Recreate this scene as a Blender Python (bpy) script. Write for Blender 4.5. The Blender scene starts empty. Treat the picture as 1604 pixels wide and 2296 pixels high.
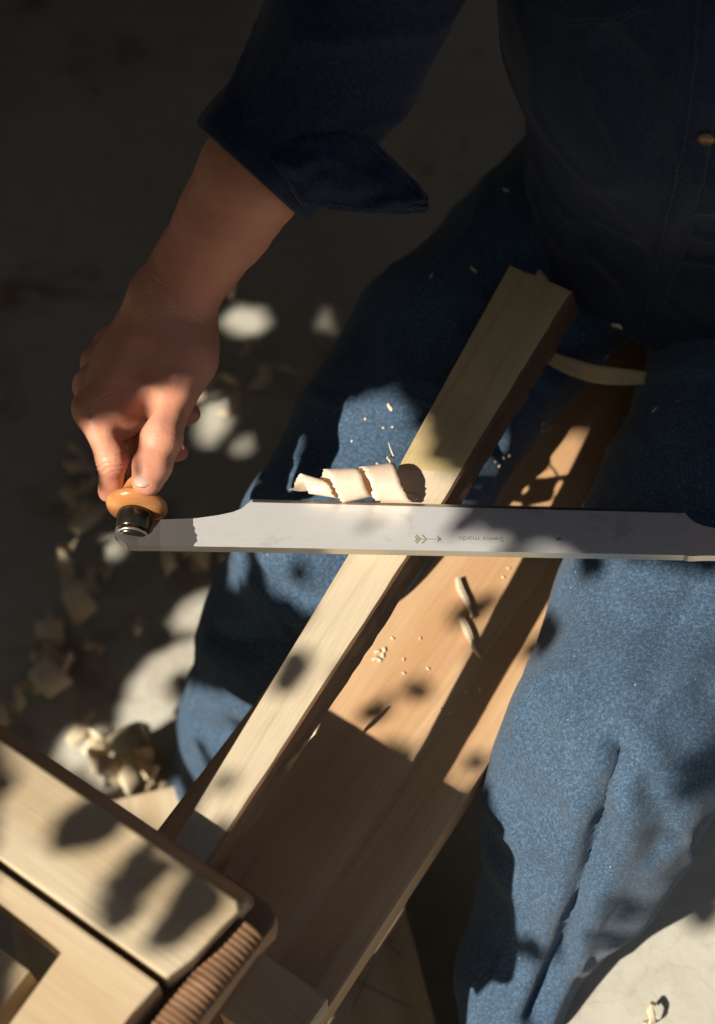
import bpy, bmesh, math, random
import numpy as np
from mathutils import Vector, Matrix, noise

random.seed(7); np.random.seed(7)
S = bpy.context.scene
COL = S.collection
R = math.radians

# ------------------------------------------------------------------ camera, sky, sun, exposure
PITCH = R(58.0); DIST = 1.10; AIM = Vector((0, 0, 0.665))
FWD = Vector((0, math.cos(PITCH), -math.sin(PITCH)))
UP = Vector((0, math.sin(PITCH), math.cos(PITCH)))
CAM = AIM - FWD * DIST
cd = bpy.data.cameras.new('camera'); cam = bpy.data.objects.new('camera', cd); COL.objects.link(cam)
cd.sensor_fit = 'VERTICAL'; cd.sensor_height = 36.0; cd.sensor_width = 25.14; cd.lens = 50.0
cd.clip_start = 0.02; cd.clip_end = 400.0
cam.location = CAM; cam.rotation_euler = (math.pi / 2 - PITCH, 0, 0)
cd.dof.use_dof = True; cd.dof.focus_distance = 1.085; cd.dof.aperture_fstop = 3.4
S.camera = cam

SUNV = Vector((0.945, 0.61, -1.0)).normalized()        # the way the light travels
SUN_EL = math.asin(-SUNV.z); SUN_AZ = math.atan2(-SUNV.x, -SUNV.y)
w = bpy.data.worlds.new('World'); S.world = w; w.use_nodes = True
nt = w.node_tree; bg = nt.nodes['Background']
sky = nt.nodes.new('ShaderNodeTexSky'); sky.sky_type = 'NISHITA'; sky.sun_disc = False
sky.sun_elevation = SUN_EL; sky.sun_rotation = SUN_AZ
sky.air_density = 1.0; sky.dust_density = 6.0; sky.ozone_density = 0.6      # a hazy summer sky
nt.links.new(sky.outputs[0], bg.inputs[0]); bg.inputs[1].default_value = 0.05
sd = bpy.data.lights.new('sun', 'SUN'); sun = bpy.data.objects.new('sun', sd); COL.objects.link(sun)
sd.energy = 5.0; sd.angle = R(0.53); sd.color = (1.0, 0.92, 0.80)
sun.rotation_euler = SUNV.to_track_quat('-Z', 'Y').to_euler(); sun.location = (-3, -2.5, 4)
S.view_settings.view_transform = 'Standard'; S.view_settings.look = 'None'
S.view_settings.exposure = 0.54; S.view_settings.gamma = 1.0; S.view_settings.use_curve_mapping = False
S.render.engine = 'CYCLES'
S.cycles.use_denoising = True
S.cycles.denoiser = 'OPENIMAGEDENOISE'; S.cycles.denoising_input_passes = 'RGB_ALBEDO_NORMAL'
S.cycles.max_bounces = 8; S.cycles.diffuse_bounces = 4; S.cycles.transmission_bounces = 6
S.cycles.sample_clamp_indirect = 4.0

# ------------------------------------------------------------------ helpers
FPX = 50.0 / 36.0 * 2296.0
def at(px, py, z):
    """world point on the level z that stands at a given place of the layout drawing (1604 x 2296)"""
    d = FWD + Vector((1, 0, 0)) * ((px - 802) / FPX) + UP * ((1148 - py) / FPX)
    return CAM + d * ((z - CAM.z) / d.z)
def A2(px, py, z):
    p = at(px, py, z); return (p.x, p.y)

def tag(o, label=None, cat=None, group=None, kind=None):
    if label: o['label'] = label
    if cat: o['category'] = cat
    if group: o['group'] = group
    if kind: o['kind'] = kind
    return o
def empty(name, loc):
    o = bpy.data.objects.new(name, None); COL.objects.link(o); o.location = loc
    o.empty_display_size = 0.05; return o
def adopt(o, parent):
    o.parent = parent
    m = Matrix.Translation(parent.location) if parent.parent is None and parent.type == 'EMPTY' else parent_world(parent)
    o.matrix_parent_inverse = m.inverted()
def parent_world(o):
    m = Matrix.LocRotScale(o.location, o.rotation_euler, o.scale)
    if o.parent is not None:
        m = parent_world(o.parent) @ o.matrix_parent_inverse @ m
    return m
def link(name, me, mat, parent=None, loc=None, rot=None, smooth=False):
    o = bpy.data.objects.new(name, me); COL.objects.link(o)
    if mat is not None: me.materials.append(mat)
    if loc is not None: o.location = loc
    if rot is not None: o.rotation_euler = rot
    if smooth:
        me.polygons.foreach_set('use_smooth', [True] * len(me.polygons))
    if parent is not None: adopt(o, parent)
    return o
def bm_done(name, bm, mat, parent=None, loc=None, rot=None, smooth=False):
    bmesh.ops.recalc_face_normals(bm, faces=bm.faces)
    me = bpy.data.meshes.new(name); bm.to_mesh(me); bm.free()
    return link(name, me, mat, parent, loc, rot, smooth)
def prism(name, pts, z0, z1, mat, parent=None, ang=0.0, bevel=0.0015, seg=2, rough=0.0, cuts=0, top_shift=None):
    """a board: outline pts (world x, y), from z0 up to z1, local X turned along ang"""
    cx = sum(p[0] for p in pts) / len(pts); cy = sum(p[1] for p in pts) / len(pts)
    ca, sa = math.cos(-ang), math.sin(-ang)
    loc = [((p[0]-cx)*ca - (p[1]-cy)*sa, (p[0]-cx)*sa + (p[1]-cy)*ca) for p in pts]
    a = sum(loc[i][0]*loc[(i+1) % len(loc)][1] - loc[(i+1) % len(loc)][0]*loc[i][1] for i in range(len(loc)))
    if a < 0: loc.reverse()
    bm = bmesh.new()
    b = [bm.verts.new((x, y, 0)) for x, y in loc]
    t = [bm.verts.new((x + (top_shift[0] if top_shift else 0), y + (top_shift[1] if top_shift else 0), z1-z0)) for x, y in loc]
    n = len(b)
    bm.faces.new(list(reversed(b))); bm.faces.new(t)
    for i in range(n): bm.faces.new((b[i], b[(i+1) % n], t[(i+1) % n], t[i]))
    if bevel > 0:
        bmesh.ops.bevel(bm, geom=list(bm.edges), offset=bevel, segments=seg, affect='EDGES', profile=0.6)
    if cuts:
        long = [e for e in bm.edges if e.calc_length() > 0.03]
        bmesh.ops.subdivide_edges(bm, edges=long, cuts=cuts, use_grid_fill=True)
    if rough:
        for v in bm.verts:
            v.co += noise.noise_vector(v.co * 35) * rough
    return bm_done(name, bm, mat, parent, (cx, cy, z0), (0, 0, ang))
def tube(name, pts, rad, mat, parent=None, n=10, cap=True):
    """a round rod of varying radius along points"""
    bm = bmesh.new(); rings = []
    for i, p in enumerate(pts):
        p = Vector(p); d = Vector(pts[min(i+1, len(pts)-1)]) - Vector(pts[max(i-1, 0)]); d.normalize()
        s = Vector((0, 0, 1)) if abs(d.z) < 0.9 else Vector((1, 0, 0))
        u = d.cross(s).normalized(); v = d.cross(u)
        r = rad[i] if isinstance(rad, (list, tuple)) else rad
        rings.append([bm.verts.new(p + u*r*math.cos(k*2*math.pi/n) + v*r*math.sin(k*2*math.pi/n)) for k in range(n)])
    for a, b in zip(rings, rings[1:]):
        for k in range(n): bm.faces.new((a[k], a[(k+1) % n], b[(k+1) % n], b[k]))
    if cap: bm.faces.new(list(reversed(rings[0]))); bm.faces.new(rings[-1])
    return bm_done(name, bm, mat, parent, smooth=True)
def lathe_axis(name, org, axis, prof, mat, parent=None, n=40, sy=1.0):
    """a turned piece: profile (distance along the axis, radius)"""
    axis = Vector(axis).normalized(); org = Vector(org)
    u = axis.cross(Vector((0, 0, 1))).normalized(); v = u.cross(axis)
    bm = bmesh.new(); rings = []
    for t, r in prof:
        c = org + axis * t
        rings.append([bm.verts.new(c + u*r*math.cos(k*2*math.pi/n) + v*r*sy*math.sin(k*2*math.pi/n)) for k in range(n)])
    for a, b in zip(rings, rings[1:]):
        for k in range(n): bm.faces.new((a[k], a[(k+1) % n], b[(k+1) % n], b[k]))
    bm.faces.new(list(reversed(rings[0]))); bm.faces.new(rings[-1])
    return bm_done(name, bm, mat, parent, smooth=True)

# ---- solid shapes from distance fields (bodies, cloth)
class Field:
    def __init__(self, lo, hi, h):
        self.lo = np.array(lo, np.float32); self.h = h
        self.n = np.ceil((np.array(hi) - self.lo) / h).astype(int) + 1
        self.f = np.full(self.n, 0.06, np.float32)
    def _sub(self, pts, r):
        pts = np.array(pts, np.float32)
        a = np.clip(((pts.min(0) - r - self.lo) / self.h).astype(int), 0, self.n - 1)
        b = np.clip(((pts.max(0) + r - self.lo) / self.h).astype(int) + 2, 1, self.n)
        ax = [self.lo[i] + self.h * np.arange(a[i], b[i], dtype=np.float32) for i in range(3)]
        X, Y, Z = np.meshgrid(*ax, indexing='ij')
        return tuple(slice(a[i], b[i]) for i in range(3)), X, Y, Z
    def _d(self, X, Y, Z, a, b, ra, rb, flat, fac):
        a = np.array(a, np.float32); b = np.array(b, np.float32); ab = b - a
        l2 = max(float(ab @ ab), 1e-12)
        t = np.clip(((X-a[0])*ab[0] + (Y-a[1])*ab[1] + (Z-a[2])*ab[2]) / l2, 0, 1)
        qx = X - a[0] - t*ab[0]; qy = Y - a[1] - t*ab[1]; qz = Z - a[2] - t*ab[2]
        q2 = qx*qx + qy*qy + qz*qz
        if flat is not None:
            fl = np.array(flat, np.float32); fl = fl / np.linalg.norm(fl)
            qn = qx*fl[0] + qy*fl[1] + qz*fl[2]
            q2 = q2 + (fac*fac - 1) * qn*qn
        return np.sqrt(np.maximum(q2, 0)) - (ra + t*(rb-ra))
    def add(self, a, b, ra, rb, k=0.01, flat=None, fac=1.0):
        s, X, Y, Z = self._sub([a, b], max(ra, rb)*max(1, 1/max(fac, 1e-3)) + 0.05)
        if X.size == 0: return
        d = self._d(X, Y, Z, a, b, ra, rb, flat, fac); f = self.f[s]
        h = np.clip(0.5 + 0.5*(f - d)/k, 0, 1)
        self.f[s] = f*(1-h) + d*h - k*h*(1-h)
    def cut(self, a, b, ra, rb, k=0.006, flat=None, fac=1.0):
        s, X, Y, Z = self._sub([a, b], max(ra, rb) + 0.03)
        if X.size == 0: return
        d = -self._d(X, Y, Z, a, b, ra, rb, flat, fac); f = self.f[s]
        h = np.clip(0.5 - 0.5*(f - d)/k, 0, 1)
        self.f[s] = f*(1-h) + d*h + k*h*(1-h)
    def chain(self, pts, k=0.01, flat=None, fac=1.0):
        for p, q in zip(pts, pts[1:]): self.add(p[0], q[0], p[1], q[1], k, flat, fac)
    def mesh(self):
        f = self.f; h = self.h; nx, ny, nz = f.shape
        ins = f < 0
        c = np.zeros((nx-1, ny-1, nz-1), np.int8)
        for dx in (0, 1):
            for dy in (0, 1):
                for dz in (0, 1): c += ins[dx:nx-1+dx, dy:ny-1+dy, dz:nz-1+dz]
        act = (c > 0) & (c < 8); idx = np.full(act.shape, -1, np.int64)
        I = np.argwhere(act); idx[act] = np.arange(len(I))
        P = np.zeros((len(I), 3)); W = np.zeros(len(I))
        cor = [(x, y, z) for x in (0, 1) for y in (0, 1) for z in (0, 1)]
        val = {q: f[I[:, 0]+q[0], I[:, 1]+q[1], I[:, 2]+q[2]] for q in cor}
        for q in cor:
            for ax in range(3):
                if q[ax]: continue
                q2 = list(q); q2[ax] = 1; q2 = tuple(q2)
                a, b = val[q], val[q2]; m = (a < 0) != (b < 0)
                t = np.where(m, a/np.where(m, a-b, 1), 0)
                pt = np.array(q, float)[None, :].repeat(len(I), 0); pt[:, ax] = t
                P[m] += pt[m]; W[m] += 1
        V = (I + P/W[:, None]) * h + self.lo
        F = []
        for ax in range(3):
            sl0 = [slice(None)]*3; sl1 = [slice(None)]*3
            sl0[ax] = slice(0, -1); sl1[ax] = slice(1, None)
            a = ins[tuple(sl0)]; b = ins[tuple(sl1)]
            E = np.argwhere(a != b); o1, o2 = [i for i in range(3) if i != ax]
            lim = np.array(f.shape)
            ok = (E[:, o1] > 0) & (E[:, o2] > 0) & (E[:, o1] < lim[o1]-1) & (E[:, o2] < lim[o2]-1)
            E = E[ok]; sgn = a[tuple(E.T)]
            def cell(d1, d2):
                C = E.copy(); C[:, o1] -= d1; C[:, o2] -= d2; return idx[tuple(C.T)]
            q = np.stack([cell(1, 1), cell(0, 1), cell(0, 0), cell(1, 0)], 1)
            flip = sgn if ax != 1 else ~sgn
            q[~flip] = q[~flip][:, ::-1]
            F.append(q)
        return V, np.concatenate(F)
def relax(V, F, it=2, lam=0.5):
    E = np.concatenate([F[:, [0, 1]], F[:, [1, 2]], F[:, [2, 3]], F[:, [3, 0]]])
    E = np.concatenate([E, E[:, ::-1]])
    deg = np.bincount(E[:, 0], minlength=len(V))[:, None].clip(1)
    for _ in range(it):
        A = np.stack([np.bincount(E[:, 0], weights=V[E[:, 1], i], minlength=len(V)) for i in range(3)], 1) / deg
        V = V + lam*(A - V)
    return V
def normals(V, F):
    n = np.cross(V[F[:, 2]] - V[F[:, 0]], V[F[:, 3]] - V[F[:, 1]])
    N = np.zeros_like(V)
    for i in range(4):
        for j in range(3): N[:, j] += np.bincount(F[:, i], weights=n[:, j], minlength=len(V))
    return N / np.maximum(np.linalg.norm(N, axis=1, keepdims=True), 1e-12)
def np_mesh(name, V, F):
    me = bpy.data.meshes.new(name)
    me.vertices.add(len(V)); me.vertices.foreach_set('co', np.asarray(V, np.float32).ravel())
    k = F.shape[1]
    me.loops.add(F.size); me.loops.foreach_set('vertex_index', F.astype(np.int32).ravel())
    me.polygons.add(len(F))
    me.polygons.foreach_set('loop_start', np.arange(0, F.size, k, dtype=np.int32))
    me.polygons.foreach_set('loop_total', np.full(len(F), k, np.int32))
    me.update(calc_edges=True); me.validate()
    return me
# smooth wave noise that numpy can do on many points at once
def vnoise(P, seed, n=14, lo=0.5, hi=1.0):
    r = np.random.RandomState(seed); out = np.zeros(len(P))
    for _ in range(n):
        d = r.normal(size=3); d /= np.linalg.norm(d); fq = r.uniform(lo, hi)
        out += np.sin(P @ d * fq * 2*math.pi + r.uniform(0, 6.28))
    return out / math.sqrt(n)

# ------------------------------------------------------------------ materials
class M:
    def __init__(self, name, col=(0.5, 0.5, 0.5), rough=0.6, metal=0.0, spec=0.5):
        self.m = bpy.data.materials.new(name); self.m.use_nodes = True
        self.t = self.m.node_tree; self.b = self.t.nodes['Principled BSDF']
        self.set('Base Color', (*col, 1)); self.set('Roughness', rough); self.set('Metallic', metal)
        self.set('Specular IOR Level', spec)
    def set(self, k, v): self.b.inputs[k].default_value = v
    def n(self, ty, **kw):
        q = self.t.nodes.new(ty)
        for k, v in kw.items():
            if k in q.inputs: q.inputs[k].default_value = v
            else: setattr(q, k, v)
        return q
    def l(self, a, b): self.t.links.new(a, b)
    def coords(self, scale=(1, 1, 1), kind='Object', rot=(0, 0, 0)):
        tc = self.n('ShaderNodeTexCoord'); mp = self.n('ShaderNodeMapping')
        mp.inputs['Scale'].default_value = scale; mp.inputs['Rotation'].default_value = rot
        self.l(tc.outputs[kind], mp.inputs[0]); return mp.outputs[0]
    def noise(self, co, scale, detail=4, rough=0.55, dist=0.0):
        q = self.n('ShaderNodeTexNoise'); q.inputs['Scale'].default_value = scale
        q.inputs['Detail'].default_value = detail; q.inputs['Roughness'].default_value = rough
        q.inputs['Distortion'].default_value = dist; self.l(co, q.inputs['Vector']); return q.outputs['Fac']
    def ramp(self, fac, stops):
        q = self.n('ShaderNodeValToRGB'); e = q.color_ramp.elements
        while len(e) < len(stops): e.new(0.5)
        for k, (p, c) in enumerate(stops):
            e[k].position = p; e[k].color = (*c, 1) if len(c) == 3 else c
        self.l(fac, q.inputs[0]); return q.outputs[0]
    def mix(self, fac, a, b, mode='MIX'):
        q = self.n('ShaderNodeMix', data_type='RGBA', blend_type=mode)
        for i, v in ((0, fac), (6, a), (7, b)):
            if isinstance(v, (int, float)): q.inputs[i].default_value = v
            elif isinstance(v, tuple): q.inputs[i].default_value = (*v, 1)
            else: self.l(v, q.inputs[i])
        return q.outputs[2]
    def math(self, op, a, b=0.0):
        q = self.n('ShaderNodeMath', operation=op)
        for i, v in ((0, a), (1, b)):
            if isinstance(v, (int, float)): q.inputs[i].default_value = v
            else: self.l(v, q.inputs[i])
        return q.outputs[0]
    def bump(self, h, strength=0.3, dist=0.001, prev=None):
        q = self.n('ShaderNodeBump'); q.inputs['Strength'].default_value = strength
        q.inputs['Distance'].default_value = dist; self.l(h, q.inputs['Height'])
        if prev is not None: self.l(prev, q.inputs['Normal'])
        self.l(q.outputs[0], self.b.inputs['Normal']); return q.outputs[0]
    def color(self, c): self.l(c, self.b.inputs['Base Color'])

def wood(name, light, dark, scale=1.0, rough=0.55, dirt=0.0, ring=0.5):
    m = M(name, rough=rough, spec=0.3)
    co = m.coords((3*scale, 26*scale, 26*scale))
    n1 = m.noise(co, 2.2, 5, 0.6, 0.6)
    co2 = m.coords((1.2*scale, 9*scale, 9*scale))
    wv = m.n('ShaderNodeTexWave', wave_type='RINGS', rings_direction='X'); m.l(co2, wv.inputs['Vector'])
    wv.inputs['Scale'].default_value = 1.3; wv.inputs['Distortion'].default_value = 3.5
    wv.inputs['Detail'].default_value = 2.5; wv.inputs['Detail Scale'].default_value = 1.2
    f = m.math('ADD', m.math('MULTIPLY', n1, 1 - ring), m.math('MULTIPLY', wv.outputs['Fac'], ring))
    c = m.ramp(f, [(0.15, dark), (0.75, light)])
    fine = m.noise(m.coords((8*scale, 320*scale, 320*scale)), 3.0, 3, 0.6)
    c = m.mix(m.math('MULTIPLY', m.math('SUBTRACT', fine, 0.36), 0.75), c, tuple(0.55*x for x in dark))
    lines = m.noise(m.coords((2.2*scale, 60*scale, 60*scale)), 2.0, 4, 0.55, 0.3)
    c = m.mix(m.ramp(lines, [(0.55, (0, 0, 0)), (0.70, (0.55,)*3)]), c, tuple(0.75*x for x in dark))
    if dirt:
        sp = m.noise(m.coords((1, 1, 1)), 14.0, 5, 0.65)
        c = m.mix(m.ramp(sp, [(0.48, (0, 0, 0)), (0.75, (dirt,)*3)]), c, tuple(0.4*x for x in dark))
    m.color(c)
    m.bump(m.math('ADD', fine, m.math('MULTIPLY', n1, 0.6)), 0.25, 0.0006)
    return m.m
W_WORK = wood('fresh_wood', (0.63, 0.53, 0.375), (0.54, 0.43, 0.275), 1.0, 0.5, 0.0, 0.35)
W_ROUGH = wood('sawn_wood', (0.66, 0.53, 0.29), (0.55, 0.41, 0.20), 1.2, 0.7, 0.35, 0.3)
W_BARK = wood('torn_wood', (0.30, 0.17, 0.09), (0.14, 0.07, 0.035), 1.6, 0.8, 0.5, 0.3)
W_BENCH = wood('bench_wood', (0.61, 0.40, 0.225), (0.52, 0.30, 0.150), 0.7, 0.5, 0.15, 0.45)
W_HEAD = wood('head_wood', (0.57, 0.475, 0.325), (0.46, 0.355, 0.22), 0.6, 0.5, 0.22, 0.6)
W_RAIL = wood('rail_wood', (0.60, 0.475, 0.31), (0.52, 0.385, 0.23), 0.7, 0.5, 0.05, 0.5)
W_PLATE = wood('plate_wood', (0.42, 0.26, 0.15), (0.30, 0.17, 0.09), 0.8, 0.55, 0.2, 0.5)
W_PLY = wood('plywood', (0.61, 0.50, 0.34), (0.53, 0.40, 0.24), 0.6, 0.5, 0.1, 0.6)
W_HANDLE = wood('handle_wood', (0.58, 0.27, 0.10), (0.45, 0.18, 0.06), 1.4, 0.22, 0.0, 0.5)

def shaving_mat(name, lo, hi, thin):
    m = M(name, hi, 0.5, spec=0.3)
    n1 = m.noise(m.coords((40, 40, 40)), 3.0, 4)
    c = m.ramp(n1, [(0.3, lo), (0.7, hi)])
    st = m.noise(m.coords((900, 120, 120)), 1.0, 3)
    c = m.mix(m.ramp(st, [(0.5, (0, 0, 0)), (0.75, (0.35,)*3)]), c, tuple(0.72*x for x in lo)); m.color(c)
    tr = m.n('ShaderNodeBsdfTranslucent'); tr.inputs[0].default_value = (0.95, 0.56, 0.20, 1)
    mx = m.n('ShaderNodeMixShader'); mx.inputs[0].default_value = thin
    out = m.t.nodes['Material Output']
    m.l(m.b.outputs[0], mx.inputs[1]); m.l(tr.outputs[0], mx.inputs[2]); m.l(mx.outputs[0], out.inputs[0])
    m.bump(m.noise(m.coords((300, 300, 300)), 1.0, 3), 0.3, 0.0005)
    return m.m
CURL = shaving_mat('fresh_curl_wood', (0.86, 0.76, 0.58), (0.94, 0.87, 0.72), 0.30)
SHAVE = shaving_mat('shaving_wood', (0.80, 0.65, 0.42), (0.90, 0.78, 0.56), 0.10)

def denim(name, col, pale, specks=0.0):
    m = M(name, col, 0.9, spec=0.15)
    big = m.noise(m.coords((1, 1, 1)), 9.0, 4, 0.6)
    c = m.mix(m.ramp(big, [(0.35, (0, 0, 0)), (0.7, (0.55,)*3)]), col, pale)
    fine = m.noise(m.coords((1, 1, 1)), 620.0, 2, 0.7)
    c = m.mix(m.ramp(fine, [(0.40, (0, 0, 0)), (0.66, (0.65,)*3)]), c, tuple(min(1, 1.6*x) for x in pale))
    mid = m.noise(m.coords((1, 1, 1)), 330.0, 2, 0.7)
    c = m.mix(m.ramp(mid, [(0.42, (0.5,)*3), (0.62, (0, 0, 0))]), c, tuple(0.42*x for x in col))
    if specks:
        v = m.n('ShaderNodeTexVoronoi', feature='F1'); v.inputs['Scale'].default_value = 170.0
        v.inputs['Randomness'].default_value = 1.0
        m.l(m.coords(), v.inputs['Vector'])
        sp = m.math('MULTIPLY', m.math('LESS_THAN', v.outputs['Distance'], 0.10),
                    m.math('GREATER_THAN', m.noise(m.coords((1, 1, 1)), 60.0, 2), 0.63))
        c = m.mix(m.math('MULTIPLY', sp, specks), c, (0.70, 0.66, 0.58))
    m.color(c)
    m.set('Sheen Weight', 0.12); m.set('Sheen Roughness', 0.5)
    b1 = m.bump(m.math('ADD', fine, mid), 0.5, 0.0008)
    return m.m
JEANS = denim('jeans_denim', (0.042, 0.077, 0.126), (0.076, 0.126, 0.190), 0.8)
SHIRT = denim('shirt_denim', (0.011, 0.020, 0.044), (0.018, 0.031, 0.064), 0.0)
STITCH = M('stitching', (0.06, 0.08, 0.12), 0.9).m

def skin_mat():
    m = M('skin', (0.60, 0.33, 0.22), 0.48, spec=0.35)
    n1 = m.noise(m.coords((1, 1, 1)), 38.0, 4, 0.6)
    c = m.ramp(n1, [(0.25, (0.60, 0.25, 0.155)), (0.55, (0.63, 0.285, 0.18)), (0.75, (0.66, 0.32, 0.21))])
    m.color(c)
    m.set('Subsurface Weight', 0.25); m.set('Subsurface Radius', (0.012, 0.004, 0.002)); m.set('Subsurface Scale', 0.6)
    v = m.n('ShaderNodeTexVoronoi', feature='DISTANCE_TO_EDGE'); v.inputs['Scale'].default_value = 420.0
    m.l(m.coords(), v.inputs['Vector'])
    nn = m.noise(m.coords((1, 1, 1)), 260.0, 3)
    m.bump(m.math('ADD', v.outputs['Distance'], nn), 0.22, 0.0008)
    return m.m
SKIN = skin_mat()
NAIL = M('nail', (0.66, 0.42, 0.32), 0.3, spec=0.4).m
HAIR = M('hair', (0.03, 0.02, 0.012), 0.5).m
SHOE = M('shoe_leather', (0.03, 0.022, 0.016), 0.5).m
BUTTON = M('button_brass', (0.22, 0.15, 0.08), 0.45, 0.8).m

def steel_mat():
    m = M('ground_steel', (0.56, 0.55, 0.53), 0.42, 0.45)
    br = m.noise(m.coords((12, 420, 420)), 1.0, 4, 0.7)
    st = m.noise(m.coords((1, 1, 1)), 26.0, 5, 0.7)
    c = m.mix(m.ramp(br, [(0.35, (0, 0, 0)), (0.7, (0.5,)*3)]), (0.90, 0.90, 0.89), (0.76, 0.755, 0.745))
    c = m.mix(m.ramp(st, [(0.58, (0, 0, 0)), (0.76, (0.45,)*3)]), c, (0.25, 0.235, 0.22))
    # the tangs stay dark from the forge, with a ragged edge where the grinding starts
    sx = m.n('ShaderNodeSeparateXYZ'); tc = m.n('ShaderNodeTexCoord'); m.l(tc.outputs['Object'], sx.inputs[0])
    jag = m.math('MULTIPLY', m.math('SUBTRACT', m.noise(m.coords((50, 50, 50)), 1.0, 2, 0.5), 0.5), 0.016)
    dl = m.math('LESS_THAN', m.math('ADD', sx.outputs[0], jag), -0.1235); dr = m.math('GREATER_THAN', m.math('ADD', sx.outputs[0], jag), 0.287)
    tang = m.math('MAXIMUM', dl, dr)
    c = m.mix(tang, c, (0.17, 0.165, 0.16))
    m.color(c)
    m.l(m.ramp(br, [(0.3, (0.34,)*3), (0.7, (0.52,)*3)]), m.b.inputs['Roughness'])
    m.bump(br, 0.12, 0.0003)
    return m.m
STEEL = steel_mat()
STEEL_EDGE = M('steel_edge', (0.62, 0.58, 0.50), 0.28, 0.9).m
DARK_STEEL = M('forged_steel', (0.16, 0.155, 0.15), 0.45, 0.6).m
FERRULE = M('ferrule', (0.10, 0.085, 0.06), 0.22, 0.9).m
ETCH = M('etched_mark', (0.40, 0.34, 0.20), 0.5, 0.4).m
INK = M('etched_letters', (0.38, 0.37, 0.36), 0.5, 0.3).m
PENCIL = M('pencil_line', (0.20, 0.16, 0.12), 0.7).m

def ground_mat():
    m = M('concrete', rough=0.85, spec=0.2)
    n1 = m.noise(m.coords((1, 1, 1)), 3.2, 6, 0.6); n2 = m.noise(m.coords((1, 1, 1)), 45.0, 5, 0.65)
    c = m.ramp(n1, [(0.3, (0.39, 0.37, 0.305)), (0.5, (0.48, 0.46, 0.385)), (0.7, (0.55, 0.53, 0.445))])
    c = m.mix(m.ramp(n2, [(0.45, (0, 0, 0)), (0.75, (0.45,)*3)]), c, (0.33, 0.30, 0.25))
    st = m.noise(m.coords((1, 1, 1), rot=(0, 0, 0.4)), 6.0, 5, 0.6, 0.5)
    c = m.mix(m.ramp(st, [(0.56, (0, 0, 0)), (0.70, (0.75,)*3)]), c, (0.22, 0.13, 0.09))
    v = m.n('ShaderNodeTexVoronoi', feature='DISTANCE_TO_EDGE'); v.inputs['Scale'].default_value = 16.0
    wob = m.n('ShaderNodeVectorMath', operation='ADD')
    nz = m.n('ShaderNodeTexNoise'); nz.inputs['Scale'].default_value = 14.0; m.l(m.coords(), nz.inputs['Vector'])
    sc = m.n('ShaderNodeVectorMath', operation='SCALE'); sc.inputs[3].default_value = 0.09
    m.l(nz.outputs['Color'], sc.inputs[0]); m.l(m.coords(), wob.inputs[0]); m.l(sc.outputs[0], wob.inputs[1])
    m.l(wob.outputs[0], v.inputs['Vector'])
    cr = m.math('MULTIPLY', m.math('LESS_THAN', v.outputs['Distance'], 0.010), 0.13)
    c = m.mix(cr, c, (0.24, 0.17, 0.11))
    m.color(c); m.bump(m.math('ADD', n2, m.math('MULTIPLY', cr, -1.0)), 0.35, 0.003)
    return m.m
GROUND = ground_mat()
LEAF = M('leaf', (0.105, 0.105, 0.030), 0.55).m
BARK = M('bark', (0.09, 0.07, 0.05), 0.9).m
# ------------------------------------------------------------------ the setting
ZB, ZW, ZP, ZH = 0.490, 0.660, 0.661, 0.702
bm = bmesh.new()
bmesh.ops.create_grid(bm, x_segments=60, y_segments=60, size=150)
for v in bm.verts:
    v.co *= 1.0
tag(bm_done('ground', bm, GROUND), kind='structure')

# porch out of view, added to block sky light over the sitter
porch = empty('sky_blocking_porch', (2.0, 2.2, 0))
tag(porch, 'unseen timber porch added outside the picture to block sky light', 'sky blocker')
TIMBER = wood('dark_timber', (0.20, 0.135, 0.08), (0.14, 0.09, 0.05), 0.5, 0.8, 0.1, 0.4)
for i in range(26):
    x0 = -1.05 + i*0.2
    prism('roof_board', [(x0, 0.42), (x0+0.195, 0.42), (x0+0.195, 4.0), (x0, 4.0)], 2.22, 2.25, TIMBER, porch, math.pi/2, 0.002, 1)
for i in range(25):
    x0 = -1.0 + i*0.2
    prism('wall_board', [(x0, 3.9), (x0+0.195, 3.9), (x0+0.195, 3.93), (x0, 3.93)], 0.0, 2.21, TIMBER, porch, 0, 0.002, 1)
for i in range(16):
    y0 = 0.42 + i*0.22
    prism('wall_board', [(4.0, y0), (4.03, y0), (4.03, y0+0.215), (4.0, y0+0.215)], 0.0, 2.21, TIMBER, porch, 0, 0.002, 1)
for i in range(13):
    y0 = 1.02 + i*0.22
    prism('wall_board', [(-1.05, y0), (-1.02, y0), (-1.02, y0+0.215), (-1.05, y0+0.215)], 0.0, 2.21, TIMBER, porch, 0, 0.002, 1)
for x, y in ((-0.92, 3.7), (3.8, 0.50)):
    prism('post', [(x-.05, y-.05), (x+.05, y-.05), (x+.05, y+.05), (x-.05, y+.05)], 0.0, 2.21, TIMBER, porch, 0, 0.004)

# raised step at the lower right, added to narrow the leg's cast shadow
ZS = 0.30
def slab():
    pts = [A2(2000, 1600, ZS), A2(1640, 1700, ZS), A2(1560, 1830, ZS), A2(1470, 1960, ZS), A2(1375, 2075, ZS), A2(1285, 2135, ZS), A2(1215, 2310, ZS), A2(1200, 2700, ZS), A2(2000, 2700, ZS)]
    tag(prism('added_step', pts, 0.0, ZS, GROUND, None, 0.3, .006, 2), kind='structure')
slab()

BA = R(56.4); BD = Vector((math.cos(BA), math.sin(BA), 0)); BN = Vector((-math.sin(BA), math.cos(BA), 0))
b_right = at(928, 1970, ZB); BW = 0.194
def bp(t, s, z=0.0):
    """a point of the shaving horse: t along the bench from the head, s across from its right edge"""
    p = Vector((b_right.x, b_right.y, 0)) + BD*t + BN*s; return Vector((p.x, p.y, z))
def b2(t, s): p = bp(t, s); return (p.x, p.y)

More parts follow.
